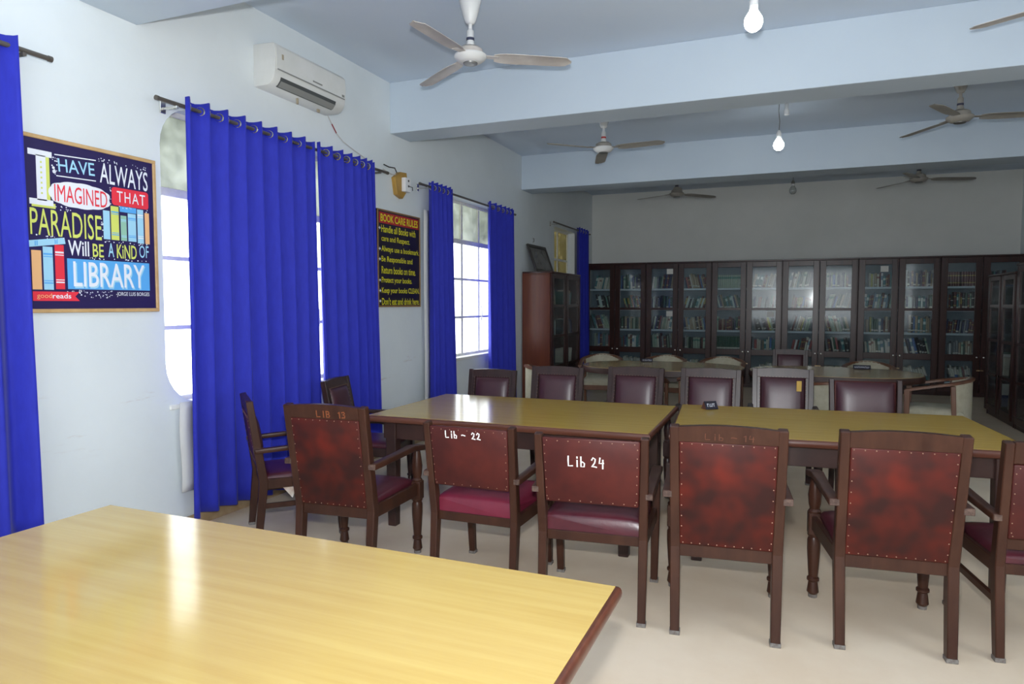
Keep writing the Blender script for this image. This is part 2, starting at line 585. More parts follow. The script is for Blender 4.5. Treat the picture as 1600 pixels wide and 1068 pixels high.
HAND = {  # hand-painted glyphs on a unit box
    'L': [[(0.1, 1), (0.08, 0.5), (0.1, 0.02), (0.6, 0.05)]],
    'I': [[(0.3, 1), (0.3, 0)]],
    'B': [[(0.1, 1), (0.1, 0), (0.5, 0.05), (0.62, 0.25), (0.45, 0.5), (0.12, 0.52)], [(0.1, 1), (0.5, 0.95), (0.55, 0.7), (0.4, 0.52)]],
    'i': [[(0.3, 0.62), (0.3, 0)], [(0.3, 0.98), (0.3, 0.86)]],
    'b': [[(0.12, 1), (0.12, 0), (0.5, 0.02), (0.55, 0.35), (0.3, 0.52), (0.12, 0.35)]],
    '-': [[(0.1, 0.5), (0.3, 0.56), (0.7, 0.46)]],
    ' ': [],
    '1': [[(0.15, 0.8), (0.35, 1), (0.35, 0)]],
    '2': [[(0.08, 0.75), (0.25, 1), (0.52, 0.85), (0.45, 0.5), (0.08, 0.05), (0.4, 0.1), (0.65, 0.05)]],
    '3': [[(0.1, 0.9), (0.45, 1), (0.55, 0.75), (0.25, 0.55), (0.55, 0.4), (0.5, 0.08), (0.08, 0.05)]],
    '4': [[(0.2, 1), (0.1, 0.45), (0.62, 0.5)], [(0.55, 0.8), (0.52, -0.05)]],
}


def hand_text(s, mat, parent, M, w, h, r):
    adv = {' ': 0.45, 'i': 0.62, 'I': 0.62, '1': 0.6}
    tot = sum(adv.get(c, 0.85) for c in s)
    x = 0
    for c in s:
        k = w / tot
        if c != ' ':
            mb = MB()
            strokes(mb, [[((x + px * 0.95) * k, py * h) for px, py in st] for st in HAND[c]], r, M)
            mb.build('letter', mat, parent)
        x += adv.get(c, 0.85)


WALLM = Matrix(((0, 0, 1, 0), (1, 0, 0, 0), (0, 1, 0, 0), (0, 0, 0, 1)))  # local x->+Y, y->+Z, z->+X (left wall, facing room)


def structure(mb, name, mat, parent=None, **k):
    o = mb.build(name, mat, parent, **k)
    if parent is None:
        o['kind'] = 'structure'
    return o


# ------------------------------------------------------------------ the room
XR, YB, YF, ZC, TH = 7.42, 13.91, -2.6, 3.80, 0.24
structure(MB().box(-0.3, XR + 0.2, YF - 0.2, YB + 0.2, -0.12, 0.0), 'floor', 'floor_vinyl')
structure(MB().box(-0.24, XR + 0.2, YF - 0.2, YB + 0.2, ZC, ZC + 0.15), 'ceiling', 'ceiling_paint')
structure(MB().box(-0.24, XR + 0.2, YB, YB + 0.2, 0, ZC), 'wall_back', 'back_paint')


def round_rect(y0, y1, z0, z1, r, n=7):
    pts = []
    for cy, cz, a0 in ((y1 - r, z0 + r, -90), (y1 - r, z1 - r, 0), (y0 + r, z1 - r, 90), (y0 + r, z0 + r, 180)):
        for i in range(n + 1):
            a = R(a0 + 90 * i / n)
            pts.append((cy + r * math.cos(a), cz + r * math.sin(a)))
    return pts


HOLES = [(-0.12, 2.24, 0.87, 2.87, 0.28), (3.325, 5.70, 0.87, 2.87, 0.28), (6.97, 9.34, 0.87, 2.87, 0.28), (11.43, 12.66, 0.87, 2.90, 0.03)]


def left_wall():
    bm = bmesh.new()
    loops = [[(YF - 0.2, 0), (YB + 0.2, 0), (YB + 0.2, ZC), (YF - 0.2, ZC)]] + [round_rect(*h) for h in HOLES]
    edges, lv = [], []
    for lp in loops:
        v = [bm.verts.new((0, y, z)) for y, z in lp]
        lv.append(v)
        edges += [bm.edges.new((v[i], v[(i + 1) % len(v)])) for i in range(len(v))]
    bmesh.ops.triangle_fill(bm, use_beauty=True, edges=edges)
    front = bm.faces[:]
    mp = {}
    for v in list(bm.verts):
        mp[v] = bm.verts.new((-TH, v.co.y, v.co.z))
    for f in front:
        bm.faces.new([mp[v] for v in f.verts][::-1])
    for v in lv:
        for i in range(len(v)):
            a, b = v[i], v[(i + 1) % len(v)]
            bm.faces.new((a, b, mp[b], mp[a]))
    m = MB()
    m.bm.free()
    m.bm = bm
    return m


structure(left_wall(), 'wall_left', 'wall_paint')


def plain_wall(name, along, at, a0, a1, th, openings):
    """wall with square openings; along 'x' or 'y', built from piers, aprons and lintels"""
    m = MB()
    f = (lambda u0, u1, z0, z1: m.box(at, at + th, u0, u1, z0, z1)) if along == 'y' else (lambda u0, u1, z0, z1: m.box(u0, u1, at, at + th, z0, z1))
    u = a0
    for b0, b1 in openings:
        f(u, b0, 0, ZC)
        f(b0, b1, 0, 0.87)
        f(b0, b1, 2.87, ZC)
        u = b1
    f(u, a1, 0, ZC)
    return structure(m, name, 'wall_paint')


plain_wall('wall_right', 'y', XR, YF - 0.2, YB, 0.2, [(-0.12, 2.24)])  # out-of-view opening, added to let in more ambient daylight
plain_wall('wall_front', 'x', YF - 0.2, -0.24, XR, 0.2, [(2.4, 4.2), (4.6, 6.4)])  # out-of-view openings added for ambient daylight, placed by the bookcase glass reflections
for i, (y0, y1) in enumerate(((2.80, 3.18), (6.12, 6.51), (9.84, 10.30), (-0.75, -0.37))):
    structure(MB().box(0.0, XR, y0, y1, 3.29, ZC, 0.004), 'trim_%d' % (i + 1), 'beam_paint',)
bb = MB()
bb.box(0.0, 0.014, YF, YB, 0.0, 0.085, 0.003)
structure(bb, 'baseboard_left', 'skirting')


# ------------------------------------------------------------------ windows (steel casements set back in the wall)
def window(n, y0, y1, z0, z1, cols, rows, special=None):
    w = bpy.data.objects.new('window_%d' % n, None)
    COL.objects.link(w)
    w['kind'] = 'structure'
    xw = -0.16
    fr = MB()
    for a, b in ((y0 - 0.02, y0 + 0.035), (y1 - 0.035, y1 + 0.02)):
        fr.box(xw - 0.02, xw + 0.025, a, b, z0 - 0.02, z1 + 0.02, 0.004)
    for a, b in ((z0 - 0.02, z0 + 0.035), (z1 - 0.035, z1 + 0.02)):
        fr.box(xw - 0.02, xw + 0.025, y0, y1, a, b, 0.004)
    fr.build('window_frame', 'window_steel', w)
    for y, ww in cols:
        MB().box(xw - 0.015, xw + 0.02, y - ww / 2, y + ww / 2, z0 + 0.03, z1 - 0.03, 0.004).build('mullion', 'window_steel', w)
    for z, ww in rows:
        MB().box(xw - 0.013, xw + 0.022, y0 + 0.03, y1 - 0.03, z - ww / 2, z + ww / 2, 0.004).build('glazing_bar', 'window_steel', w)
    ys = [y0] + [c[0] for c in cols] + [y1]
    zs = [z0] + [r[0] for r in rows] + [z1]
    for a, b in zip(ys, ys[1:]):
        for k, (c, d) in enumerate(zip(zs, zs[1:])):
            top = k == len(zs) - 2
            MB().box(xw - 0.003, xw + 0.003, a + 0.008, b - 0.008, c + 0.008, d - 0.008).build(
                'pane', special or ('dusty_glass' if top else 'window_glass'), w)
    # a peg stay and handle on each second mullion
    for y, ww in cols[::2]:
        MB().tube([(xw + 0.03, y + 0.015, 1.52), (xw + 0.05, y + 0.03, 1.50), (xw + 0.05, y + 0.035, 1.38), (xw + 0.035, y + 0.03, 1.30)], 0.008, 6).build('handle', 'window_steel', w, smooth=40)
    MB().box(-TH + 0.02, 0.012, y0 + 0.02, y1 - 0.02, z0 - 0.03, z0 + 0.004, 0.004).build('window_sill', 'window_sill_paint', w)
    return w


def colset(y0, y1, n=4):
    st = (y1 - y0) / n
    return [(y0 + st * i, 0.05 if i == n // 2 else 0.035) for i in range(1, n)]


ROWS = [(1.385, 0.03), (1.865, 0.03), (2.315, 0.06)]
window(1, -0.12, 2.24, 0.87, 2.87, colset(-0.12, 2.24, 4), ROWS)
window(2, 3.325, 5.70, 0.87, 2.87, [(3.95, .035), (4.47, .05), (5.04, .035)], ROWS)
window(3, 6.97, 9.34, 0.87, 2.87, [(7.53, 0.035), (8.06, 0.05), (8.585, 0.035), (9.0, 0.035)], [(1.375, 0.03), (1.87, 0.03), (2.355, 0.06)])
window(4, 11.43, 12.66, 0.87, 2.90, [(12.05, 0.05)], ROWS[:2] + [(2.36, 0.04)], 'amber_glass')


# ------------------------------------------------------------------ curtains and rods
def rod(y0, y1, z, label, x=0.12):
    t = thing('curtain_rod', label, 'curtain rod', (0, (y0 + y1) / 2, z), 0, 'curtain rods on the window wall')
    h = (y1 - y0) / 2
    MB().tube([(x, -h, 0), (x, h, 0)], 0.0135, 12).build('tube', 'rod_metal', t, smooth=40)
    for s in (-1, 1):
        MB().lathe([(0.016, 0), (0.016, 0.02), (0.006, 0.022)], 12, Matrix.Translation((x, s * h, 0)) @ Matrix.Rotation(-s * PI / 2, 4, 'X')).build('end_cap', 'rod_metal', t, smooth=40)
        b = MB()
        yy = s * (h - 0.13)
        b.box(0.0, 0.012, yy - 0.022, yy + 0.022, -0.05, 0.03, 0.003)
        b.box(0.0, x, yy - 0.008, yy + 0.008, -0.03, -0.014, 0.002)
        b.box(x - 0.018, x + 0.018, yy - 0.01, yy + 0.01, -0.03, -0.012, 0.003)
        b.build('bracket', 'chrome' if s < 0 else 'rod_metal', t)
    return t


def curtain(y0, y1, zr, zb, waves, label, amp=0.045, x=0.12, yb0=None, yb1=None, lining=True, phase=0.0, squeeze=0.0, lstart=0.5):
    """eyelet curtain: a pleated sheet threaded on the rod; pleats bunch towards y1 when squeeze > 0"""
    yb0 = y0 if yb0 is None else yb0
    yb1 = y1 if yb1 is None else yb1
    t = thing('eyelet_curtain', label, 'curtain', (x, (y0 + y1) / 2, zb), 0, 'blue eyelet curtains')
    yc = (y0 + y1) / 2
    n = waves * 14
    rows = 22
    zt = zr + 0.055
    mb = MB()
    g = []

    def warp(s):
        return s + squeeze * s * (1 - s)

    def pos(s, k):
        q = warp(s)
        top = 1 - k
        yy = (y0 + (y1 - y0) * q) * top + (yb0 + (yb1 - yb0) * q) * k
        ph = 2 * PI * waves * s + phase
        wob = 0.35 * math.sin(5.1 * s + 3 * k) * k
        a = amp * (1 + 0.25 * k + 0.3 * math.sin(s * 9 + 2.3) * k)
        c = math.sin(ph + wob)
        c = math.copysign(abs(c) ** 0.75, c)
        return x + a * c, yy + 0.010 * math.sin(2 * ph) * (1 - 0.5 * k)
    for j in range(rows + 1):
        k = j / rows
        row = []
        for i in range(n + 1):
            s = i / n
            xx, yy = pos(s, k)
            z = zt + (zb - zt) * k
            if j == rows:
                z += 0.012 * math.sin(6 * s + 1)
            if j == 0:
                z += 0.008 * math.sin(2 * PI * waves * s * 2)
            row.append(mb.bm.verts.new((xx - x, yy - yc, z - zb)))
        g.append(row)
    for j in range(rows):
        for i in range(n):
            mb.bm.faces.new((g[j][i], g[j][i + 1], g[j + 1][i + 1], g[j + 1][i]))
    o = mb.build('cloth', 'curtain_cloth', t, smooth=80)
    so = o.modifiers.new('thickness', 'SOLIDIFY')
    so.thickness = 0.003
    # one metal eyelet wherever the sheet crosses the rod
    for c in range(2 * waves):
        s = (c * PI - phase) / (2 * PI * waves) + 0.0
        if s < 0.01 or s > 0.99:
            continue
        a = Vector((*pos(s - 0.004, 0.02), 0))
        b = Vector((*pos(s + 0.004, 0.02), 0))
        tdir = (b - a).normalized()
        nrm = Vector((tdir.y, -tdir.x, 0))
        p = Vector((*pos(s, 0.02), zr)) - Vector((x, yc, zb))
        m = MB()
        up = Vector((0, 0, 1))
        segs, r0, rr = 16, 0.027, 0.0065
        rings = []
        for i in range(segs):
            an = 2 * PI * i / segs
            d = tdir * math.cos(an) + up * math.sin(an)
            rings.append([m.bm.verts.new(p + d * (r0 + rr * math.cos(q)) + nrm * (0.8 * rr * math.sin(q))) for q in (0, PI / 2, PI, 3 * PI / 2)])
        for i in range(segs):
            A, B = rings[i], rings[(i + 1) % segs]
            for q in range(4):
                m.bm.faces.new((A[q], A[(q + 1) % 4], B[(q + 1) % 4], B[q]))
        m.build('eyelet', 'chrome', t, smooth=60)
    if lining:
        m = MB()
        y = y0 - yc
        f = []
        for i in range(13):
            k = i / 12
            z = 0.18 + (zr - zb - lstart - 0.18) * k
            dy = -0.024 + 0.006 * math.sin(k * 7)
            f.append(((-0.06, y + dy, z), (-0.055, y + dy + 0.12, z)))
        vv = [(m.bm.verts.new(a), m.bm.verts.new(b)) for a, b in f]
        for A, B in zip(vv, vv[1:]):
            m.bm.faces.new((A[0], A[1], B[1], B[0]))
        lo = m.build('lining', 'lining_cloth', t, smooth=80, label='white lining edge')
        so = lo.modifiers.new('thickness', 'SOLIDIFY')
        so.thickness = 0.003
    return t


rod(0.0, 2.53, 2.86, 'dark curtain rod jutting out beside the quote poster')
rod(3.22, 5.86, 2.84, 'long dark curtain rod below the air conditioner')
rod(6.53, 9.27, 2.84, 'dark curtain rod right of the rules board, over the grid window')
rod(11.06, 13.30, 2.93, 'short dark curtain rod over the small window in the far corner')
curtain(1.25, 2.345, 2.86, 0.30, 6, 'blue curtain at the left edge, beside the quote poster', lining=False, phase=0.9, yb1=2.385)
curtain(3.395, 4.715, 2.84, 0.10, 8, 'wide blue curtain directly below the air conditioner', phase=0.5, yb0=3.37, yb1=4.75, lstart=1.95)
curtain(4.74, 5.60, 2.84, 0.16, 7, 'narrower blue curtain left of the rules board', phase=0.5, squeeze=0.45, yb0=4.80, yb1=5.68, lining=False)
curtain(6.72, 7.24, 2.84, 0.16, 5, 'bunched blue curtain just right of the rules board', phase=0.4, yb1=7.32, lstart=0.25)
curtain(8.28, 9.16, 2.84, 0.16, 6, 'blue curtain on the far side of the grid window', phase=0.5, squeeze=0.4, yb0=8.31, yb1=9.25, lining=False)
curtain(12.45, 13.13, 2.93, 0.16, 4, 'blue curtain in the far corner beside the bookcases', phase=0.5, lining=False, yb1=13.20)


# ------------------------------------------------------------------ tables
def table(label, loc, rz, w, d, top='laminate', z=0.78, group='long reading tables'):
    t = thing('reading_table', label, 'table', loc, rz, group)
    hw, hd = w / 2, d / 2
    tb = MB().box(-hw + 0.012, hw - 0.012, -hd + 0.012, hd - 0.012, z - 0.028, z, 0.0015)
    tb.build('table_top', top, t)
    # half-round lipping along the four edges
    lip = MB()
    prof = []
    for i in range(9):
        a = R(90 - 180 * i / 8)
        prof.append((0.015 * math.cos(a), 0.0225 * math.sin(a)))
    cor = [(-1, -1), (1, -1), (1, 1), (-1, 1)]
    rings = []
    for sx, sy in cor:
        rings.append([lip.bm.verts.new((sx * (hw - 0.012 + q), sy * (hd - 0.012 + q), z - 0.0235 + zz)) for q, zz in prof])
    for k in range(4):
        A, B = rings[k], rings[(k + 1) % 4]
        for i in range(8):
            lip.bm.faces.new((A[i], B[i], B[i + 1], A[i + 1]))
    inn = [lip.bm.verts.new((sx * (hw - 0.08), sy * (hd - 0.08), z - 0.046)) for sx, sy in cor]
    for k in range(4):
        k2 = (k + 1) % 4
        lip.bm.faces.new((rings[k][8], rings[k2][8], inn[k2], inn[k]))
    lip.build('edge_lipping', 'lipping', t, smooth=50)
    zi = z - 0.045
    for s in (-1, 1):
        MB().box(-hw + 0.10, hw - 0.10, s * (hd - 0.075) - 0.012, s * (hd - 0.075) + 0.012, zi - 0.12, zi, 0.003).build('apron', 'table_wood', t)
        MB().box(s * (hw - 0.13) - 0.012, s * (hw - 0.13) + 0.012, -hd + 0.08, hd - 0.08, zi - 0.12, zi, 0.003).build('apron', 'table_wood', t)
        for q in (-1, 1):
            MB().bar((s * (hw - 0.165), q * (hd - 0.085), 0), (s * (hw - 0.165), q * (hd - 0.085), zi), 0.062, 0.062, 0.004, 0.08, 0.08).build('leg', 'table_wood', t)
    return t


NT = table('large yellow wood table in the foreground, cut off by the left edge', (2.405, 1.82 - 0.63, 0), R(-0.5), 2.0, 1.26)
table('yellow-topped long table on the left, near the blue curtains', (2.09, 4.605, 0), R(0.8), 1.96, 1.22, 'laminate_old')
table('yellow-topped long table on the right, a brown wedge plate on it', (4.07, 4.80, 0), R(5.0), 1.90, 1.24, 'laminate_old')


def oval_table(label, loc, rx, ry, rz=0.0, z=0.76):
    t = thing('oval_table', label, 'table', loc, rz, 'oval tables near the bookcases')
    n = 40
    pts = []
    for i in range(n):
        a = 2 * PI * i / n
        c, s = math.cos(a), math.sin(a)
        pts.append((math.copysign(abs(c) ** 0.8, c) * rx, math.copysign(abs(s) ** 0.8, s) * ry))
    MB().prism([(x * 0.985, y * 0.98) for x, y in pts], z - 0.02, z, bevel=0.002).build('table_top', 'laminate_far', t)
    MB().prism(pts, z - 0.075, z - 0.004, bevel=0.012).build('edge_lipping', 'table_wood', t, smooth=50)
    MB().prism([(x * 0.62, y * 0.55) for x, y in pts], z - 0.16, z - 0.075).build('apron', 'table_wood', t, smooth=50)
    for sx in (-1, 1):
        for sy in (-1, 1):
            MB().bar((sx * rx * 0.58, sy * ry * 0.5, 0), (sx * rx * 0.55, sy * ry * 0.47, z - 0.15), 0.06, 0.06, 0.005, 0.075, 0.075).build('leg', 'table_wood', t)
    return t


oval_table('dull yellow oval table in front of the left bookcases', (2.33, 8.80, 0), 1.02, 0.68)
oval_table('dull oval table in front of the right bookcases, dark thick rim', (4.32, 8.78, 0), 0.93, 0.66, R(-3))


# ------------------------------------------------------------------ leather chairs
def tacks(mb, a, b, n, nrm):
    a, b, nrm = Vector(a), Vector(b), Vector(nrm)
    for i in range(n):
        p = a.lerp(b, i / (n - 1)) + nrm * 0.0015
        mb.sphere(p, 0.003, 6)


SL = -0.182  # lean of the backs (dy/dz above the seat)


def yb(z, y0=-0.25, z0=0.42, sl=SL):
    return y0 + (z - z0) * sl if z > z0 else y0 + (z0 - z) * -0.10


def foot_shoe(t, x, y, w, rnd=False):
    m = MB()
    if rnd:
        m.lathe([(w, 0.0), (w * 1.02, 0.018)], 10, Matrix.Translation((x, y, 0)))
    else:
        m.box(x - w, x + w, y - w, y + w, 0.0, 0.02, 0.002)
    m.build('foot_tip', 'steel_foot', t, label='scuffed grey foot tip')


def hide_slab(t, name, mat, x0b, x0t, z0, z1, yoff, th, sl=SL, bevel=0.006):
    """leather panel between the posts: half widths x0b (bottom) / x0t (top)"""
    p = []
    for z, hx in ((z0, x0b), (z1, x0t)):
        y = yb(z, sl=sl) + yoff
        p += [(-hx, y - th / 2, z), (hx, y - th / 2, z), (hx, y + th / 2, z), (-hx, y + th / 2, z)]
    return MB().hexa(p, bevel, 2).build(name, mat, t, smooth=50)


def high_back_chair(wood='chair_wood', hide='back_hide', H=1.0):
    """turned front legs, full leather back with a wooden crest rail"""
    t = thing('armchair', '', 'chair')
    CR = 0.072   # height of the crest rail
    for s in (-1, 1):
        lg = MB()
        lg.bar((s * 0.222, yb(0.02), 0.015), (s * 0.226, yb(0.42), 0.42), 0.042, 0.05, 0.004, 0.046, 0.06)
        lg.bar((s * 0.226, yb(0.42), 0.41), (s * 0.232, yb(H), H), 0.046, 0.06, 0.004, 0.042, 0.046)
        o = lg.build('rear_leg', wood, t)
        foot_shoe(t, s * 0.222, yb(0.0), 0.024)
        # turned front leg running up into the arm post
        prof = [(0.020, 0.015), (0.030, 0.03), (0.024, 0.075), (0.022, 0.085), (0.031, 0.092), (0.031, 0.104), (0.023, 0.112),
                (0.027, 0.16), (0.033, 0.26), (0.033, 0.31), (0.027, 0.325), (0.033, 0.335), (0.033, 0.345)]
        m = MB()
        m.lathe(prof, 14, Matrix.Translation((s * 0.258, 0.255, 0)))
        m.box(s * 0.258 - 0.032, s * 0.258 + 0.032, 0.223, 0.287, 0.34, 0.455, 0.004)
        m.lathe([(0.03, 0.45), (0.033, 0.462), (0.024, 0.475), (0.03, 0.50), (0.034, 0.55), (0.026, 0.61), (0.02, 0.645)], 14, Matrix.Translation((s * 0.258, 0.255, 0)))
        m.build('front_leg', wood, t, smooth=40)
        foot_shoe(t, s * 0.258, 0.255, 0.022, True)
        # arm: flat bar widening to a rounded scroll in front
        a = MB()
        zA = 0.672
        pts = [(s * 0.262, yb(zA) - 0.028), (s * 0.262, -0.05), (s * 0.264, 0.16), (s * 0.268, 0.29)]
        hw = [0.022, 0.024, 0.031, 0.036]
        lo, hi = [], []
        for (x, y), w in zip(pts, hw):
            dz = -0.012 if y > 0.25 else (0.006 if y > 0 else 0)
            lo.append((a.bm.verts.new((x - w, y, zA - 0.018 + dz)), a.bm.verts.new((x + w, y, zA - 0.018 + dz))))
            hi.append((a.bm.verts.new((x - w, y, zA + 0.016 + dz)), a.bm.verts.new((x + w, y, zA + 0.016 + dz))))
        for i in range(3):
            a.bm.faces.new((lo[i][0], lo[i][1], lo[i + 1][1], lo[i + 1][0]))
            a.bm.faces.new((hi[i][0], hi[i + 1][0], hi[i + 1][1], hi[i][1]))
            a.bm.faces.new((lo[i][0], lo[i + 1][0], hi[i + 1][0], hi[i][0]))
            a.bm.faces.new((lo[i][1], hi[i][1], hi[i + 1][1], lo[i + 1][1]))
        a.bm.faces.new((lo[0][0], hi[0][0], hi[0][1], lo[0][1]))
        a.bm.faces.new((lo[3][0], lo[3][1], hi[3][1], hi[3][0]))
        bmesh.ops.bevel(a.bm, geom=a.bm.edges[:], offset=0.005, segments=2, affect='EDGES', profile=0.5)
        ar = a.build('armrest', wood, t, smooth=50)
        MB().box(s * 0.262 - 0.021, s * 0.262 + 0.021, yb(zA) - 0.031, yb(zA) - 0.0275, zA - 0.016, zA + 0.014, 0.002).build('worn_end', 'worn_wood', ar)
        # side rail of the seat
        MB().bar((s * 0.232, yb(0.42) + 0.02, 0.405), (s * 0.262, 0.235, 0.405), 0.026, 0.075, 0.003, side=(1, 0, 0)).build('seat_rail', wood, t)
    MB().box(-0.235, 0.235, 0.238, 0.266, 0.368, 0.442, 0.003).build('seat_rail', wood, t)
    MB().box(-0.215, 0.215, yb(0.40) - 0.018, yb(0.40) + 0.014, 0.365, 0.425, 0.003).build('back_rail', wood, t)
    # crest rail, slightly bowed on top
    m = MB()
    n = 8
    for i in range(n):
        u0, u1 = -1 + 2 * i / n, -1 + 2 * (i + 1) / n
        p = []
        for z in (H - CR, None):
            for (u, e) in ((u0, -1), (u1, -1), (u1, 1), (u0, 1)):
                zz = z if z is not None else H - 0.004 + 0.012 * (1 - u * u)
                p.append((u * 0.213, yb(zz) + e * 0.021 - 0.004, zz))
        m.hexa(p)
    bmesh.ops.remove_doubles(m.bm, verts=m.bm.verts[:], dist=1e-4)
    m.build('crest_rail', wood, t)
    hide_slab(t, 'back_panel', hide, 0.206, 0.210, 0.425, H - CR, -0.022, 0.014)
    # front pad with rolled frame
    zm = (0.48 + H - CR + 0.004) / 2
    ang = math.atan(-SL)
    Mf = Matrix.Translation((0, yb(zm) + 0.012, zm)) @ Matrix.Rotation(-PI / 2 + ang, 4, 'X') @ Matrix.Diagonal((1, -1, 1, 1))
    Mf = Matrix.Translation((0, yb(zm) + 0.004, zm)) @ Matrix(((1, 0, 0, 0), (0, -math.sin(ang), math.cos(ang), 0), (0, math.cos(ang), math.sin(ang), 0), (0, 0, 0, 1)))
    MB().pad(0.365, H - CR + 0.004 - 0.48, 0.045, Mf, 10, 5).build('back_cushion', 'pad_hide', t, smooth=60)
    for s in (-1, 1):
        MB().bar((s * 0.196, yb(0.46) + 0.006, 0.46), (s * 0.198, yb(H - CR) + 0.006, H - CR), 0.03, 0.03, 0.004).build('back_stile', wood, t)
    Ms = Matrix.Translation((0, -0.0, 0.435))
    sm = MB()
    sm.pad(0.47, 0.49, 0.035, Ms, 10, 8, base=0.02)
    sm.build('seat', 'seat_hide', t, smooth=60)
    k = MB()
    nr = (0, -1, -0.18)
    yo = -0.031
    zt, z0 = H - CR - 0.008, 0.437
    tacks(k, (-0.198, yb(zt) + yo, zt), (0.198, yb(zt) + yo, zt), 10, nr)
    tacks(k, (-0.19, yb(z0) + yo, z0), (0.19, yb(z0) + yo, z0), 11, nr)
    for s in (-1, 1):
        tacks(k, (s * 0.197, yb(z0 + 0.03) + yo, z0 + 0.03), (s * 0.199, yb(zt - 0.04) + yo, zt - 0.04), 9, nr)
        tacks(k, (s * 0.186, yb(0.5) + 0.022, 0.5), (s * 0.188, yb(zt) + 0.022, zt), 14, (0, 1, 0))
    tacks(k, (-0.185, yb(zt) + 0.018, zt + 0.012), (0.185, yb(zt) + 0.018, zt + 0.012), 15, (0, 1, 0))
    k.build('brass_tacks', 'tack_brass', t, kind='stuff')
    return t


def half_back_chair(wood='chair_wood', hide='back_hide_plum', seat='seat_hide', H=0.92, stretcher=False, crest=False, cushion=0.10):
    """square legs, half-height leather back with a gap above the seat"""
    t = thing('armchair', '', 'chair')
    sl = -0.15
    y_ = lambda z: yb(z, sl=sl)
    for s in (-1, 1):
        lg = MB()
        lg.bar((s * 0.232, y_(0.02), 0.015), (s * 0.234, y_(0.42), 0.42), 0.036, 0.044, 0.004, 0.04, 0.058)
        lg.bar((s * 0.234, y_(0.42), 0.41), (s * 0.243, y_(H), H), 0.04, 0.058, 0.004, 0.036, 0.044)
        lg.build('rear_leg', wood, t)
        foot_shoe(t, s * 0.232, y_(0), 0.021)
        m = MB()
        m.bar((s * 0.250, 0.265, 0.015), (s * 0.256, 0.235, 0.42), 0.036, 0.04, 0.004, 0.044, 0.055)
        m.bar((s * 0.256, 0.235, 0.41), (s * 0.262, 0.215, 0.64), 0.044, 0.055, 0.004, 0.034, 0.05)
        m.build('front_leg', wood, t)
        foot_shoe(t, s * 0.250, 0.266, 0.021)
        a = MB()
        zA = 0.645
        a.bar((s * 0.262, y_(zA) - 0.024, zA - 0.01), (s * 0.264, 0.17, zA + 0.012), 0.036, 0.032, 0.006, 0.054, 0.034, seg=2)
        a.bar((s * 0.264, 0.165, zA + 0.012), (s * 0.264, 0.265, zA - 0.004), 0.054, 0.034, 0.006, 0.05, 0.03, seg=2)
        ar = a.build('armrest', wood, t, smooth=50)
        MB().box(s * 0.262 - 0.016, s * 0.262 + 0.016, y_(zA) - 0.03, y_(zA) - 0.025, zA - 0.024, zA + 0.003, 0.002).build('worn_end', 'worn_wood', ar)
        MB().bar((s * 0.238, y_(0.42) + 0.02, 0.405), (s * 0.255, 0.22, 0.405), 0.024, 0.065, 0.003, side=(1, 0, 0)).build('seat_rail', wood, t)
        if stretcher:
            MB().bar((s * 0.236, y_(0.24), 0.255), (s * 0.252, 0.245, 0.255), 0.02, 0.035, 0.003, side=(1, 0, 0)).build('stretcher', wood, t)
    MB().box(-0.235, 0.235, 0.205, 0.232, 0.375, 0.44, 0.003).build('seat_rail', wood, t)
    MB().box(-0.215, 0.215, y_(0.40) - 0.004, y_(0.40) + 0.024, 0.372, 0.42, 0.003).build('back_rail', wood, t)
    zt = H - 0.015
    z0 = 0.575
    if crest:
        zt = H - 0.095
        z0 = 0.54
        p = []
        for z in (zt, H + 0.002):
            y = y_(z)
            p += [(-0.225, y - 0.02, z), (0.225, y - 0.02, z), (0.225, y + 0.02, z), (-0.225, y + 0.02, z)]
        MB().hexa(p, 0.004).build('crest_rail', wood, t)
        p = []
        for z in (0.49, z0):
            y = y_(z)
            p += [(-0.22, y - 0.02, z), (0.22, y - 0.02, z), (0.22, y + 0.015, z), (-0.22, y + 0.015, z)]
        MB().hexa(p, 0.003).build('back_rail', wood, t)
    hide_slab(t, 'back_panel', hide, 0.216, 0.224, z0, zt, -0.012, 0.026, sl=sl, bevel=0.009)
    zm = (z0 + zt) / 2
    ang = math.atan(-sl)
    Mf = Matrix.Translation((0, y_(zm), zm)) @ Matrix(((1, 0, 0, 0), (0, -math.sin(ang), math.cos(ang), 0), (0, math.cos(ang), math.sin(ang), 0), (0, 0, 0, 1)))
    MB().pad(0.42, zt - z0 - 0.01, 0.05, Mf, 10, 4).build('back_cushion', 'pad_hide', t, smooth=60)
    MB().pad(0.465, 0.47, 0.03, Matrix.Translation((0, -0.012, 0.415)), 10, 8, base=cushion - 0.03).build('seat', seat, t, smooth=60)
    k = MB()
    nr = (0, -1, -0.15)
    yo = -0.026
    tacks(k, (-0.2, y_(zt - 0.015) + yo, zt - 0.015), (0.2, y_(zt - 0.015) + yo, zt - 0.015), 9, nr)
    tacks(k, (-0.2, y_(z0 + 0.015) + yo, z0 + 0.015), (0.2, y_(z0 + 0.015) + yo, z0 + 0.015), 9, nr)
    for s in (-1, 1):
        tacks(k, (s * 0.206, y_(z0 + 0.03) + yo, z0 + 0.03), (s * 0.212, y_(zt - 0.04) + yo, zt - 0.04), 7, nr)
    k.build('brass_tacks', 'tack_brass', t, kind='stuff')
    return t


protoA = high_back_chair()
protoAd = high_back_chair('chair_wood_dark')
protoB = half_back_chair()
protoBr = half_back_chair(seat='seat_hide_red', cushion=0.105)
protoBd = half_back_chair('chair_wood_dark', H=0.95)
protoC = half_back_chair(hide='back_hide_plum', H=0.97, stretcher=True, crest=True, cushion=0.06)


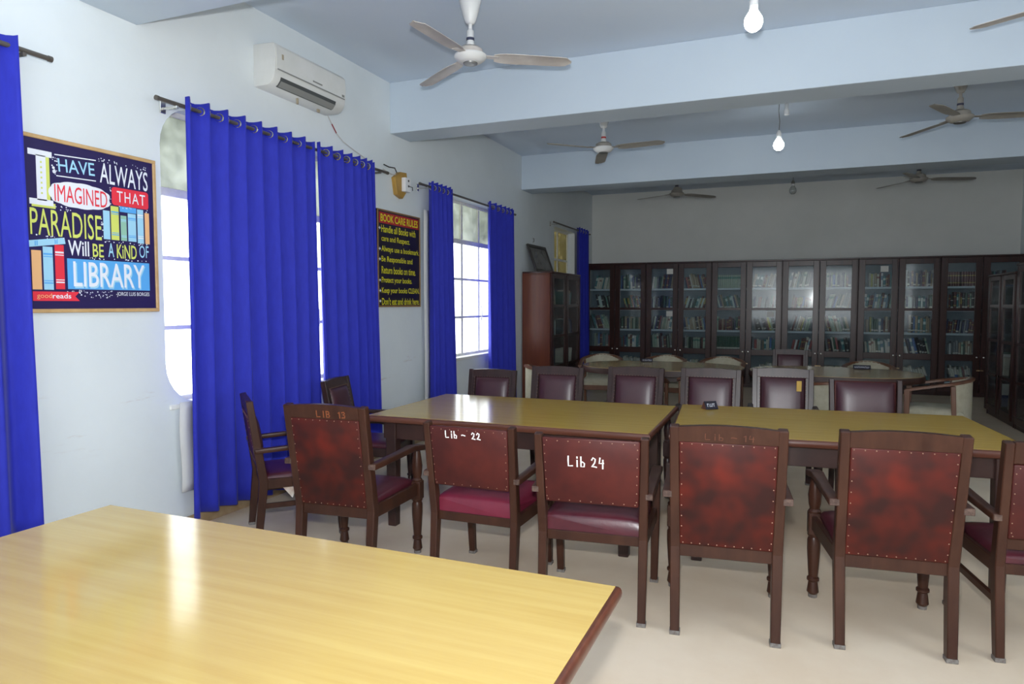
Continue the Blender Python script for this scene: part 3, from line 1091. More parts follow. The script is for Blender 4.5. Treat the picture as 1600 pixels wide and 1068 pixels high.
def place(proto, x, y, deg, label, group, sc=1.0, ztop=1.0):
    """x, y: middle of the chair on the floor; deg: where its front (+Y) turns, ccw"""
    c = copy_tree(proto)
    c.location = (x, y, 0)
    c.rotation_euler = (0, 0, R(deg))
    c.scale = (sc, sc, sc)
    tag(c, label, 'chair', group)
    return c


def back_matrix(x, z, sl, yoff):
    """lower-left corner of lettering painted on the rear of a back"""
    a = math.atan(-sl)
    return Matrix.Translation((x, yb(z, sl=sl) + yoff, z)) @ Matrix(((1, 0, 0, 0), (0, -math.sin(a), -math.cos(a), 0), (0, math.cos(a), -math.sin(a), 0), (0, 0, 0, 1)))


NEAR = 'leather chairs with their backs to the camera'
cA = place(protoA, 1.47, 3.385, 5, 'brown leather armchair with orange-red LIB 13 on its crest rail', NEAR)
hand_text('LIB  13', 'orange_paint', cA, back_matrix(-0.045, 0.938, SL, -0.0265), 0.19, 0.034, 0.003)
cB = place(protoBr, 2.28, 3.525, 0.5, 'armchair with white Lib - 22 on its back and a wine-red seat', NEAR)
hand_text('Lib -  22', 'white_paint', cB, back_matrix(-0.13, 0.845, -0.15, -0.0262), 0.21, 0.037, 0.0032)
cC = place(protoB, 2.92, 3.475, 6, 'armchair with white Lib 24 painted on its half-height back', NEAR)
cC.scale = (1.06, 1.0, 1.0)
hand_text('Lib 24', 'white_paint', cC, back_matrix(-0.105, 0.765, -0.15, -0.0262), 0.175, 0.05, 0.0032)
cD = place(protoA, 3.545, 3.515, 6, 'high-backed red leather armchair standing right of the Lib 24 chair', NEAR)
hand_text('Lib - 14', 'faded_paint', cD, back_matrix(-0.10, 0.942, SL, -0.0265), 0.22, 0.028, 0.0018)
cE = place(protoA, 4.255, 3.655, 6, 'high-backed red leather armchair, second from the right edge', NEAR)
cF = place(protoC, 4.895, 3.79, 7, 'armchair cut off by the right edge, gap under its back', NEAR)
cG = place(protoC, 0.70, 3.76, -42, 'armchair seen side-on at the left, against the blue curtain', NEAR, 0.96)
cH = place(protoAd, 0.66, 4.76, -78, 'dark armchair at the left end of the table, facing it', 'leather chairs facing the camera', 0.93)
FAR = 'leather chairs facing the camera'
place(protoAd, 1.27, 5.55, 180 + 3, 'dark leather armchair behind the table, leftmost of the far row', FAR, 0.93)
place(protoAd, 1.88, 5.62, 180 + 2, 'dark leather armchair, second from left in the far row', FAR, 0.97)
place(protoAd, 2.57, 5.66, 180 - 2, 'armchair with a pale sheen on its pad, third from left in the far row', FAR, 0.985)
place(protoAd, 3.21, 5.72, 180 - 1, 'shiny framed armchair behind the gap between the two tables', FAR, 0.99)
cI5 = place(protoAd, 3.80, 6.02, 180 + 2, 'dark leather armchair with a yellow tag on its backrest', FAR, 0.985)
MB().box(-0.152, -0.112, yb(0.86) + 0.052, yb(0.86) + 0.058, 0.815, 0.905, 0.001).build('yellow_tag', 'yellow_tag', cI5, label='yellow paper tag')
place(protoBd, 4.42, 5.72, 180 + 4, 'low dark armchair without a crest rail, rightmost of the far row', FAR, 1.0)
place(protoAd, 3.86, 9.95, 180, 'dark leather armchair in front of the bookcases, behind the oval tables', FAR, 0.91)
for p in (protoA, protoAd, protoB, protoBr, protoBd, protoC):
    remove_tree(p)


# ------------------------------------------------------------------ cream tub chairs
def tub_chair():
    t = thing('tub_chair', '', 'chair')

    def path(u):  # u -1..1 around the open-fronted U; returns x, y, z of the rim
        L = 0.30
        r = 0.29
        arc = PI * r / 2
        s = abs(u) * (L + arc)
        if s < arc:
            a = s / r
            x, y = r * math.sin(a), -r * math.cos(a)
        else:
            x, y = r, s - arc
        z = 0.785 - 0.13 * (abs(u) ** 1.4)
        return math.copysign(x, u) if u else 0.0, y, z
    N = 28
    pts = [path(-1 + 2 * i / N) for i in range(N + 1)]
    m = MB()
    rings = []
    for i, p in enumerate(pts):
        a, b = Vector(pts[max(0, i - 1)]), Vector(pts[min(N, i + 1)])
        tt = (b - a).normalized()
        n = Vector((-tt.y, tt.x, 0)).normalized()
        c = Vector(p)
        rings.append([m.bm.verts.new(c + n * q + Vector((0, 0, h))) for q, h in ((-0.026, -0.014), (0.026, -0.014), (0.026, 0.008), (0.012, 0.016), (-0.012, 0.016), (-0.026, 0.008))])
    for A, B in zip(rings, rings[1:]):
        for k in range(6):
            m.bm.faces.new((A[k], A[(k + 1) % 6], B[(k + 1) % 6], B[k]))
    m.bm.faces.new(rings[0])
    m.bm.faces.new(rings[-1][::-1])
    m.build('arm_rim', 'rim_wood', t, smooth=50)
    # upholstered shell inside the rim
    sh = MB()
    us = [-0.42 + 0.84 * i / 18 for i in range(19)]
    zs = [0.0, 0.08, 0.3, 0.6, 0.88, 1.0]
    inn, out = [], []
    for u in us:
        x, y, z = path(u)
        d = Vector((x, y, 0))
        nn = d.normalized() if d.length > 1e-6 else Vector((0, -1, 0))
        ci, co = [], []
        for k in zs:
            zz = 0.33 + (z - 0.012 + 0.028 * max(0, 1 - (u / 0.42) ** 2) - 0.33) * k
            th = 0.035 * math.sin(PI * min(1, max(0.12, k))) ** 0.5 if k < 1 else 0.012
            ci.append(sh.bm.verts.new(d + Vector((0, 0, zz)) - nn * (0.012 + th)))
            co.append(sh.bm.verts.new(d + Vector((0, 0, zz)) + nn * (0.008 if k < 1 else 0.0)))
        inn.append(ci)
        out.append(co)
    for g in (inn, out):
        for A, B in zip(g, g[1:]):
            for k in range(len(zs) - 1):
                sh.bm.faces.new((A[k], A[k + 1], B[k + 1], B[k]))
    for i in range(len(us) - 1):
        for k in (0, len(zs) - 1):
            sh.bm.faces.new((inn[i][k], inn[i + 1][k], out[i + 1][k], out[i][k]))
    for i in (0, len(us) - 1):
        for k in range(len(zs) - 1):
            sh.bm.faces.new((inn[i][k], inn[i][k + 1], out[i][k + 1], out[i][k]))
    sh.build('upholstered_back', 'cream_cloth', t, smooth=60)
    MB().pad(0.50, 0.52, 0.05, Matrix.Translation((0, 0.035, 0.38)), 10, 6, base=0.06).build('seat', 'cream_cloth', t, smooth=60)
    fr = MB()
    fr.box(-0.27, 0.27, 0.27, 0.295, 0.31, 0.385, 0.004)
    for s in (-1, 1):
        fr.box(s * 0.268 - 0.012, s * 0.268 + 0.012, -0.1, 0.28, 0.31, 0.385, 0.004)
    fr.build('seat_frame', 'rim_wood', t)
    for s in (-1, 1):
        MB().bar((s * 0.285, 0.275, 0.0), (s * 0.285, 0.275, 0.655), 0.034, 0.048, 0.005, 0.036, 0.055).build('front_leg', 'rim_wood', t)
        MB().bar((s * 0.250, -0.16, 0.0), (s * 0.258, -0.125, 0.722), 0.034, 0.04, 0.005, 0.03, 0.045).build('rear_leg', 'rim_wood', t)
    return t


pt = tub_chair()
TG = 'cream tub chairs around the oval tables'
for x, y, deg, lab in (
        (1.28, 9.82, 190, 'cream tub chair in front of the first bookcase doors, left of the oval table'),
        (2.18, 9.92, 180, 'cream tub chair behind the left oval table, near its middle'),
        (2.98, 9.92, 180, 'cream tub chair behind the right half of the left oval table'),
        (4.80, 9.85, 178, 'cream tub chair behind the right oval table'),
        (5.30, 8.28, 80, 'cream tub chair at the right end of the right oval table'),
        (1.08, 8.02, -62, 'tub chair with wooden rim beside the tall brown bookcase, partly hidden'),
        (2.28, 7.55, 2, 'cream tub chair mostly hidden between second and third far leather chairs'),
        (3.02, 7.60, -2, 'cream tub chair mostly hidden behind the shiny framed armchair'),
        (4.20, 7.52, 4, 'cream tub chair back showing beside the chair with a yellow tag')):
    c = copy_tree(pt)
    c.location = (x, y, 0)
    c.rotation_euler = (0, 0, R(deg))
    tag(c, lab, 'chair', TG)
remove_tree(pt)


# ------------------------------------------------------------------ bookcases
ORD = ['first', 'second', 'third', 'fourth', 'fifth', 'sixth', 'seventh', 'eighth', 'ninth', 'tenth', 'eleventh', 'twelfth', 'thirteenth', 'fourteenth', 'fifteenth', 'sixteenth', 'seventeenth', 'eighteenth', 'nineteenth', 'twentieth']


def bookcase(label, loc, rz, w, h, d, doors, rails, shelves, inside='case_inside', side='case_wood', hasp=True, ajar=0.0):
    """front faces local -Y, local x 0..w. rails: z ranges of the horizontal door rails"""
    t = thing('glazed_bookcase', label, 'bookcase', loc, rz, 'glazed wooden bookcases')
    b = MB()
    b.box(0.0, 0.022, 0.02, d, 0.0, h - 0.02, 0.002)
    b.box(w - 0.022, w, 0.02, d, 0.0, h - 0.02, 0.002)
    b.box(0.0, w, 0.02, d, h - 0.03, h - 0.005, 0.002)
    b.box(0.02, w - 0.02, 0.03, d, 0.0, 0.07, 0.002)
    b.build('carcass', side, t)
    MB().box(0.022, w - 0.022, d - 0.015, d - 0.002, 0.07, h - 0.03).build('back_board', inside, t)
    ins = MB()
    for x in (0.0225, w - 0.0265):
        ins.box(x, x + 0.004, 0.05, d - 0.016, 0.07, h - 0.031)
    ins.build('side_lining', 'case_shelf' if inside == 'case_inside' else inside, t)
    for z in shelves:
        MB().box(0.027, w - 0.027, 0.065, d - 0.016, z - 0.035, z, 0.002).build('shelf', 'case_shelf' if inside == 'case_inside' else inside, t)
    MB().box(-0.012 if False else 0.0, w, -0.022, d, h - 0.005, h + 0.022, 0.004).build('cornice', 'case_wood', t)
    dw = w / doors
    for k in range(doors):
        x0, x1 = k * dw + 0.004, (k + 1) * dw - 0.004
        st = 0.098
        dr = MB()
        zb, zt = 0.075, h - 0.012
        dr.box(x0, x0 + st, -0.012, 0.016, zb, zt, 0.003)
        dr.box(x1 - st, x1, -0.012, 0.016, zb, zt, 0.003)
        for a, c in rails:
            dr.box(x0 + st, x1 - st, -0.010, 0.014, a, c, 0.003)
        # raised bead beside the meeting stile
        dr.box(x1 - 0.022, x1 - 0.006, -0.020, -0.012, zb, zt, 0.003)
        door = dr.build('door', 'case_wood', t)
        for (a, c), (e, f) in zip(rails, rails[1:]):
            MB().box(x0 + st - 0.004, x1 - st + 0.004, 0.0, 0.004, c - 0.004, e + 0.004).build('pane', 'case_glass', door)
        if ajar and k == 0:   # left-hung door angled open to throw the flash reflection onto its stile
            door.matrix_local = Matrix.Translation((x0, 0, 0)) @ Matrix.Rotation(-ajar, 4, 'Z') @ Matrix.Translation((-x0, 0, 0))
        hx = x1 - 0.045 if k % 2 == 0 else x0 + 0.045
        zc = (rails[1][0] + rails[1][1]) / 2
        if hasp:
            MB().bar((hx, -0.016, zc - 0.21), (hx + (0.05 if k % 2 == 0 else -0.05), -0.018, zc - 0.205), 0.012, 0.02, 0.003, side=(0, 1, 0)).build('hasp', 'brass', door)
        MB().lathe([(0.010, 0), (0.014, 0.012), (0.0, 0.018)], 10, Matrix.Translation((hx, -0.012, zc + 0.01)) @ Matrix.Rotation(PI / 2, 4, 'X')).build('keyhole_plate', 'chrome', door, smooth=50)
    return t


RAILS = [(0.075, 0.15), (0.60, 0.705), (1.430, 1.476), (2.228, 2.318)]
SHELVES = [0.235, 0.685, 1.055, 1.455, 1.845]
CY = 13.35
CX0 = -0.005
UNIT = 1.2335
names = ['leftmost in the back row, behind the blue corner curtain', 'second from left along the back wall', 'third from left along the back wall', 'fourth from left along the back wall', 'fifth from left along the back wall', 'last at the right end of the back wall']
case_books = []  # (matrix, shelf z, x0, x1, depth y, door word, shelf word, height space)
for u in range(6):
    w = UNIT if u < 5 else 1.20
    bookcase('dark two-door glazed bookcase, ' + names[u], (CX0 + 0.02 + u * UNIT, CY, 0), 0, w - 0.004, 2.33, 0.50, 2, RAILS, SHELVES, ajar=R(2.3) if u == 3 else 0)
    for k in range(2):
        dn = u * 2 + k
        for si, sz in enumerate(SHELVES):
            sp = (SHELVES + [2.29])[si + 1] - sz - 0.05
            x0 = CX0 + 0.02 + u * UNIT + k * UNIT / 2
            case_books.append((Matrix.Translation((0, CY, 0)), sz, x0 + 0.07, x0 + UNIT / 2 - 0.07, dn, 4 - si, sp, 'back'))

LR = [(0.075, 0.16), (0.56, 0.60), (1.03, 1.07), (1.50, 1.54), (1.94, 2.018)]
LS = [0.16, 0.58, 1.05, 1.52]
bookcase('tall red-brown bookcase against the left wall, its plain side turned to us', (0.49, 9.83, 0), PI / 2, 1.50, 2.02, 0.47, 2, LR, LS, inside='case_wood', side='case_side', hasp=False)
ML = Matrix.Translation((0.49, 9.83, 0)) @ Matrix.Rotation(PI / 2, 4, 'Z')
for k in range(2):
    for si, sz in enumerate(LS):
        case_books.append((ML, sz, k * 0.75 + 0.09, k * 0.75 + (0.5, 0.62)[k], k, 3 - si, 0.42, 'left'))
bookcase('dark bookcase on the right with its doors facing left', (6.44, 11.45, 0), -PI / 2, 1.25, 1.93, 0.46, 2, LR[:-1] + [(1.86, 1.925)], LS, inside='case_wood', hasp=False)
bookcase('dark taller bookcase cut off by the right edge', (6.44, 10.16, 0), -PI / 2, 1.25, 2.02, 0.46, 2, LR, LS, inside='case_wood', hasp=False)
MR = Matrix.Translation((6.44, 11.45, 0)) @ Matrix.Rotation(-PI / 2, 4, 'Z')
for k in range(2):
    for si, sz in enumerate(LS):
        case_books.append((MR, sz, k * 0.62 + 0.10, k * 0.62 + 0.50, k, 3 - si, 0.32, 'right'))

# one mesh per book colour: a block with a rounded spine, unit size, scaled per book
BM = []
for nm, mat, wt in BOOKS:
    m = MB()
    prof = [(-0.5, 1.0), (-0.5, 0.06), (-0.3, 0.0), (0.0, -0.02), (0.3, 0.0), (0.5, 0.06), (0.5, 1.0)]
    m.prism(prof, 0, 1)
    me = bpy.data.meshes.new('book')
    bmesh.ops.recalc_face_normals(m.bm, faces=m.bm.faces[:])
    m.bm.to_mesh(me)
    m.bm.free()
    me.materials.append(mat)
    BM.append(me)
weights = [b[2] for b in BOOKS]
rng = random.Random(21)
THEME = {}
allbooks = []
Fw = Vector((-math.sin(YAW), math.cos(YAW), 0))
for M, sz, x0, x1, dn, tier, space, where in case_books:
    x = x0 + rng.uniform(0, 0.02)
    if where == 'back' and rng.random() < 0.25:
        x += rng.uniform(0.05, 0.12)
    k = 0
    mode = rng.random()
    lean = 0.0
    fav = rng.sample([0, 1, 2, 3, 5, 7, 8, 9, 10, 12], 3)
    setcol = rng.choice((0, 5, 7, 8, 12, 2)) if mode < 0.2 else None
    hbase = rng.uniform(0.20, 0.27)
    if rng.random() < 0.62:
        lean = rng.choice((-1, 1)) * rng.uniform(4, 18)
    left = x
    y = 0.075 + rng.uniform(0.0, 0.02)
    first = True
    while True:
        wd = rng.uniform(0.020, 0.042) if setcol is None else 0.034
        hh = min(space, hbase + (rng.uniform(-0.035, 0.04) if setcol is None else 0))
        a = R(lean)
        foot = wd / math.cos(a)
        over = hh * math.sin(abs(a))
        if lean > 0 and x + foot + over > x1:      # leans towards +x
            break
        if lean < 0 and first:
            x += over
        if x + foot > x1:
            break
        first = False
        ci = setcol if setcol is not None else (rng.choice(fav) if rng.random() < 0.6 else rng.choices(range(len(BOOKS)), weights)[0])
        # rest on the lower corner: rotate about y; keep the lowest corner on the shelf
        lift = wd / 2 * math.sin(abs(a))
        L = Matrix.Translation((x + foot / 2, y, sz + 0.001 + lift)) @ Matrix.Rotation(a, 4, 'Y') @ Matrix.Diagonal((wd, 0.16, hh, 1))
        W = M @ L
        c = W.translation
        dist = (c - CAM).dot(Fw)
        size = wd * hh / dist ** 2 * (0.55 if tier == 4 and where == 'back' else 1) * (0.4 if where != 'back' else 1)
        allbooks.append((size, W, ci, where, dn, tier, k))
        k += 1
        x += foot + 0.0025 + (0.02 if rng.random() < 0.04 else 0)
allbooks.sort(key=lambda b: -b[0])
TIERS = ['top shelf', 'second shelf', 'third shelf', 'fourth shelf', 'bottom shelf']
WHERE = {'back': 'behind the %s door of the back row', 'left': 'behind the %s door of the red-brown bookcase', 'right': 'behind the %s door of the left-facing bookcase'}
for size, W, ci, where, dn, tier, k in allbooks[:300]:
    o = link('book', BM[ci])
    o.matrix_world = W
    tn = TIERS[tier] if where == 'back' else ['top shelf', 'second shelf', 'third shelf', 'bottom shelf'][tier]
    tag(o, '%s book, %s from left, %s, %s' % (BOOKS[ci][0], ORD[k], tn, WHERE[where] % ORD[dn]), 'book', 'books on the glazed bookcase shelves')
rest = {}
bm = bmesh.new()
mats = [b[1] for b in BOOKS]
for size, W, ci, where, dn, tier, k in allbooks[300:]:
    nv = len(bm.verts)
    nf = len(bm.faces)
    bm.from_mesh(BM[ci])
    bm.verts.ensure_lookup_table()
    bm.faces.ensure_lookup_table()
    for v in bm.verts[nv:]:
        v.co = W @ v.co
    for f in bm.faces[nf:]:
        f.material_index = ci
me = bpy.data.meshes.new('book_rows')
bm.to_mesh(me)
bm.free()
for m in mats:   # plain covers: generated coordinates mean nothing on a joined mesh
    me.materials.append(m)
o = link('book_rows', me)
tag(o, 'remaining rows of small books on the darker bookcase shelves', 'books', 'books on the glazed bookcase shelves')
o['kind'] = 'stuff'
NBOOKS = len(allbooks)

# paper notices taped inside a few panes
for i, (x, z, lab) in enumerate(((1.70, 2.17, 'white paper notice on the third bookcase door, upper pane'), (1.70, 1.36, 'beige paper notice on the third bookcase door, lower pane'), (5.345, 2.15, 'white paper notice on the ninth bookcase door, upper pane'), (3.52, 1.36, 'pale paper notice on the sixth bookcase door, lower pane'))):
    tag(MB().box(x - 0.06, x + 0.06, CY - 0.0035, CY - 0.0015, z - 0.05, z + 0.05).build('paper_notice', 'paper'), lab, 'notice', 'paper notices on bookcase doors')

# framed picture leaning on the wall, on top of the red-brown case
t = thing('picture_frame', 'dark framed picture leaning on the wall atop the red-brown bookcase', 'picture', (0.20, 10.40, 2.05), 0)
MP = Matrix.Rotation(R(-20), 4, 'Y')
for y0, y1, z0, z1 in ((-0.42, 0.42, 0, 0.05), (-0.42, 0.42, 0.41, 0.46), (-0.42, -0.37, 0.05, 0.41), (0.37, 0.42, 0.05, 0.41)):
    MB().box(-0.02, 0.012, y0, y1, z0, z1, 0.004, M=MP).build('frame_side', 'frame_dark', t)
MB().box(-0.015, 0.0, -0.37, 0.37, 0.05, 0.41, M=MP).build('picture', 'picture_grey', t)
t2 = MB().tube([(0.0, 0, 0), (0.02, 0, -0.01), (0.02, 0, -0.05), (0.0, 0.0, -0.065)], 0.005, 6).build('wall_hook', 'rod_metal')
t2.location = (0.0, 10.35, 2.60)
tag(t2, 'small hook on the wall above the leaning picture', 'hook')


# ------------------------------------------------------------------ wedge-shaped name plates on the tables
def plate(loc, rz, label, L=0.10, s=1.0, txt='INFO'):
    t = thing('desk_plate', label, 'desk plate', loc, rz, 'wedge desk plates')
    tri = [(-0.035 * s, 0.0), (0.035 * s, 0.0), (0.0, 0.055 * s)]
    # prism along local x
    MX = Matrix(((0, 0, 1, 0), (1, 0, 0, 0), (0, 1, 0, 0), (0, 0, 0, 1)))
    MB().prism(tri, -L / 2, L / 2, MX).build('wedge', 'plate_brown', t)
    nrm = Vector((0, -0.055, 0.035)).normalized()
    up = Vector((0, 0.035, 0.055)).normalized()
    F = Matrix(((1, 0, 0, 0), (0, up.y, nrm.y, 0), (0, up.z, nrm.z, 0), (0, 0, 0, 1)))
    P = Matrix.Translation((0, -0.0352 * s, 0.0)) @ F
    MB().box(-L / 2, L / 2, 0.0, 0.065 * s, 0.0004, 0.004, M=P).build('face', 'plate_black', t)
    m = MB()
    rr = random.Random(int(loc[0] * 100))
    x = -L / 2 + 0.018
    while x < L / 2 - 0.02:   # white lettering too small to read: a row of short uprights and bars
        ww = rr.uniform(0.006, 0.011) * s
        m.box(x, x + ww * 0.3, 0.02 * s, 0.045 * s, 0.0042, 0.0048, M=P)
        zz = rr.choice((0.020, 0.031, 0.040)) * s
        m.box(x, x + ww, zz, zz + 0.005 * s, 0.0042, 0.0048, M=P)
        x += ww + 0.005 * s
    m.build('lettering', 'print_white', t)
    return t


plate((3.30, 5.16, 0.781), R(38), 'small brown wedge plate on the right long table', 0.10)
plate((2.05, 9.30, 0.761), R(8), 'small dark desk plate on the left oval table', 0.15, 0.8)
plate((4.66, 9.20, 0.761), R(-4), 'small dark desk plate on the right oval table', 0.19, 0.9)

# torn lining hanging below the seat of the side-on chair
for dx, dz, w in ((0.02, 0.10, 0.07), (0.10, 0.07, 0.06), (-0.08, 0.085, 0.05)):
    m = MB()
    p = [Vector((0.232, dx - w, 0.372)), Vector((0.232, dx + w, 0.372)), Vector((0.225, dx + w * 0.3, 0.372 - dz))]
    q = [v + Vector((-0.004, 0, 0)) for v in p]
    a = [m.bm.verts.new(v) for v in p]
    b = [m.bm.verts.new(v) for v in q]
    m.bm.faces.new(a)
    m.bm.faces.new(b[::-1])
    for k in range(3):
        m.bm.faces.new((a[k], b[k], b[(k + 1) % 3], a[(k + 1) % 3]))
    m.build('torn_lining', 'paper_crumple', cG, label='pale torn lining under the seat')

# ------------------------------------------------------------------ ceiling fans
def fan(x, y, z, ang, label, blade='fan_blade_grey', tape='tape_dark', body='fan_white'):
    t = thing('ceiling_fan', label, 'fan', (x, y, ZC), 0, 'three-blade ceiling fans')
    h = z - ZC
    MB().lathe([(0.085, 0.0), (0.082, -0.03), (0.052, -0.135), (0.042, -0.165), (0.03, -0.185), (0.016, -0.19)], 18).build('canopy', body, t, smooth=40)
    MB().lathe([(0.014, -0.12), (0.014, h + 0.12)], 12).build('down_rod', body, t, smooth=40)
    lc = MB().lathe([(0.014, h + 0.20), (0.026, h + 0.185), (0.028, h + 0.10), (0.034, h + 0.085), (0.034, h + 0.055)], 14).build('lower_cup', body, t, smooth=40)
    MB().lathe([(0.0295, h + 0.135), (0.0295, h + 0.115)], 14).build('tape_band', tape, lc)
    MB().lathe([(0.03, h + 0.072), (0.066, h + 0.068), (0.090, h + 0.05), (0.096, h + 0.022), (0.096, h + 0.014)], 28).build('motor', blade, t, smooth=40)
    MB().lathe([(0.10, h + 0.013), (0.119, h + 0.010), (0.121, h + 0.0), (0.113, h - 0.014), (0.088, h - 0.036), (0.062, h - 0.046), (0.0, h - 0.046)], 28).build('motor_bowl', body, t, smooth=40)
    MB().lathe([(0.055, h - 0.044), (0.052, h - 0.054), (0.0, h - 0.060)], 20).build('bottom_cap', 'fan_cap', t, smooth=40)
    for k in range(3):
        a = R(ang + 120 * k)
        Rz = Matrix.Rotation(a, 4, 'Z')
        m = MB()
        secs = []
        n = 14
        r0, r1 = 0.175, 0.755
        for i in range(n + 1):
            u = i / n
            r = r0 + (r1 - r0) * u
            w = 0.064 + 0.008 * min(1, u * 4) - 0.008 * u
            if u > 0.88:
                w *= math.sqrt(max(0.03, 1 - ((u - 0.88) / 0.12) ** 2))
            if u < 0.10:
                w *= 0.7 + 0.3 * (u / 0.10)
            tilt = R(10 - 2 * u)
            row = []
            for j in range(5):
                v = -1 + 2 * j / 4
                yy = v * w
                zz = -yy * math.tan(tilt) - 0.006 * (1 - v * v) * -1 - 0.015 * u
                row.append(Vector((r, yy, h - 0.005 + zz)))
            secs.append(row)
        top = [[m.bm.verts.new(Rz @ (p + Vector((0, 0, 0.002)))) for p in row] for row in secs]
        bot = [[m.bm.verts.new(Rz @ (p - Vector((0, 0, 0.002)))) for p in row] for row in secs]
        for i in range(n):
            for j in range(4):
                m.bm.faces.new((top[i][j], top[i + 1][j], top[i + 1][j + 1], top[i][j + 1]))
                m.bm.faces.new((bot[i][j], bot[i][j + 1], bot[i + 1][j + 1], bot[i + 1][j]))
            m.bm.faces.new((top[i][0], bot[i][0], bot[i + 1][0], top[i + 1][0]))
            m.bm.faces.new((top[i][4], top[i + 1][4], bot[i + 1][4], bot[i][4]))
        m.bm.faces.new([q for q in top[0]] + [q for q in bot[0][::-1]])
        m.bm.faces.new([q for q in top[n][::-1]] + [q for q in bot[n]])
        b = m.build('blade', blade, t, smooth=40)
        MB().bar(Rz @ Vector((0.10, 0, h + 0.004)), Rz @ Vector((0.21, 0, h - 0.004)), 0.05, 0.006, 0.002, 0.075, 0.005, side=Rz @ Vector((0, 1, 0))).build('blade_arm', blade, b)
    return t


fan(1.599, 4.675, 3.375, 26.5, 'large white three-blade ceiling fan nearest the air conditioner', 'fan_blade_cream')
fan(1.763, 7.97, 3.375, -12, 'grey-bladed ceiling fan seen under the first full beam, left of centre', tape='tape_red')
fan(5.345, 7.97, 3.375, 4, 'ceiling fan with one blade pointing at us, below the beam at right', body='fan_blade_grey')
fan(2.063, 11.66, 3.375, 40, 'small far ceiling fan at left, in front of the back wall', body='fan_blade_grey')
fan(5.556, 11.62, 3.375, 10, 'small far ceiling fan at right, in front of the back wall', body='fan_blade_grey')
fan(5.565, 5.06, 3.375, 153, 'ceiling fan whose single blade tip shows in the upper right corner', 'fan_blade_cream')


# ------------------------------------------------------------------ hanging bulbs
def bulb(x, y, z, lit, label, holder=True, rig=False):
    """z: height of the glass centre"""
    t = thing('hanging_bulb', label, 'light bulb', (x, y, z), 0, 'bulbs hanging on wires')
    s = 1.0
    prof = [(0.0, -0.064), (0.026, -0.060), (0.047, -0.042), (0.057, -0.012), (0.053, 0.018), (0.037, 0.045), (0.027, 0.06), (0.025, 0.07)]
    MB().lathe(prof, 20).build('glass', 'bulb_glow' if lit else 'bulb_glass', t, smooth=60)
    MB().lathe([(0.026, 0.068), (0.028, 0.095), (0.024, 0.10)], 16).build('collar', 'fan_white', t, smooth=40)
    MB().lathe([(0.026, 0.098), (0.027, 0.125), (0.016, 0.15), (0.005, 0.16)], 14).build('lamp_holder', 'switch_white' if lit else 'fan_cap', t, smooth=40)
    top = ZC - z
    MB().tube([(0, 0, 0.155), (0.006, 0, 0.155 + (top - 0.155) * 0.3), (-0.006, 0, 0.155 + (top - 0.155) * 0.65), (0, 0, top)], 0.004, 6).build('cord', 'wire_black' if not lit else 'fan_cap', t)
    MB().lathe([(0.04, top), (0.04, top - 0.02), (0.02, top - 0.028)], 16).build('ceiling_rose', 'switch_white', t, smooth=40)
    if rig:
        f = MB()
        f.lathe([(0.02, top - 0.02), (0.02, top - 0.10), (0.027, top - 0.11), (0.027, top - 0.16), (0.012, top - 0.165)], 14, Matrix.Translation((0.075, 0, 0)))
        f.build('spare_holder', 'switch_white', t, smooth=40)
    if lit:
        l = bpy.data.lights.new('bulb_light', 'POINT')
        l.energy = lit
        l.shadow_soft_size = 0.055
        l.color = (0.80, 0.91, 1.0)
        lo = bpy.data.objects.new('bulb_light', l)
        COL.objects.link(lo)
        lo.location = (0, 0, -0.0)
        lo.parent = t
    return t


bulb(3.58, 4.65, 3.325, 20, 'lit white bulb nearest the camera, at the top of the picture')
bulb(3.684, 8.27, 3.32, 20, 'lit white bulb hanging on a wire below the beam, farther back', rig=True)
bulb(3.85, 11.7, 3.33, 0, 'unlit clear bulb hanging in front of the back wall')

# ------------------------------------------------------------------ air conditioner
t = thing('air_conditioner', 'white wall-mounted split air conditioner above the blue curtains', 'air conditioner', (0, 4.19, 3.205), 0)
W_AC = 0.88
prof = [(0.0, 0.0), (0.125, 0.0), (0.160, 0.012), (0.186, 0.040), (0.198, 0.075), (0.206, 0.11), (0.212, 0.20), (0.208, 0.285), (0.190, 0.308), (0.0, 0.315)]
MY = Matrix(((1, 0, 0, 0), (0, 0, 1, 0), (0, 1, 0, 0), (0, 0, 0, 1)))
MB().prism(prof, 0, W_AC, MY, bevel=0.006).build('body', 'ac_plastic', t, smooth=35)
fp = [(0.2075, 0.115), (0.2135, 0.20), (0.2095, 0.28), (0.2125, 0.282), (0.2175, 0.20), (0.2115, 0.112)]
MB().prism(fp, 0.012, W_AC - 0.012, MY).build('front_panel', 'ac_plastic', t, smooth=40)
MB().prism([(0.150, 0.006), (0.1665, 0.014), (0.1905, 0.042), (0.200, 0.068), (0.203, 0.066), (0.194, 0.038), (0.170, 0.008), (0.152, 0.001)], 0.07, W_AC - 0.13, MY).build('outlet', 'ac_dark', t)
MB().prism([(0.162, 0.006), (0.197, 0.040), (0.2005, 0.037), (0.166, 0.001)], 0.075, W_AC - 0.135, MY).build('louver', 'ac_louver', t)
MB().prism([(0.2115, 0.110), (0.213, 0.118), (0.2155, 0.118), (0.214, 0.108)], 0.02, W_AC - 0.02, MY).build('seam', 'ac_louver', t)
MB().box(0.2155, 0.2185, 0.43, 0.55, 0.138, 0.150, 0.001).build('maker_badge', 'ac_louver', t)
MB().box(0.2165, 0.2195, 0.065, 0.085, 0.195, 0.235, 0.001).build('stain', 'ac_stain', t, label='brown stain on the front')
MB().box(0.214, 0.219, W_AC - 0.06, W_AC - 0.03, 0.125, 0.145, 0.001).build('indicator', 'ac_louver', t)
MB().box(0.10, 0.115, 0.36, 0.375, -0.045, 0.002, 0.001).build('clip', 'ac_stain', t)
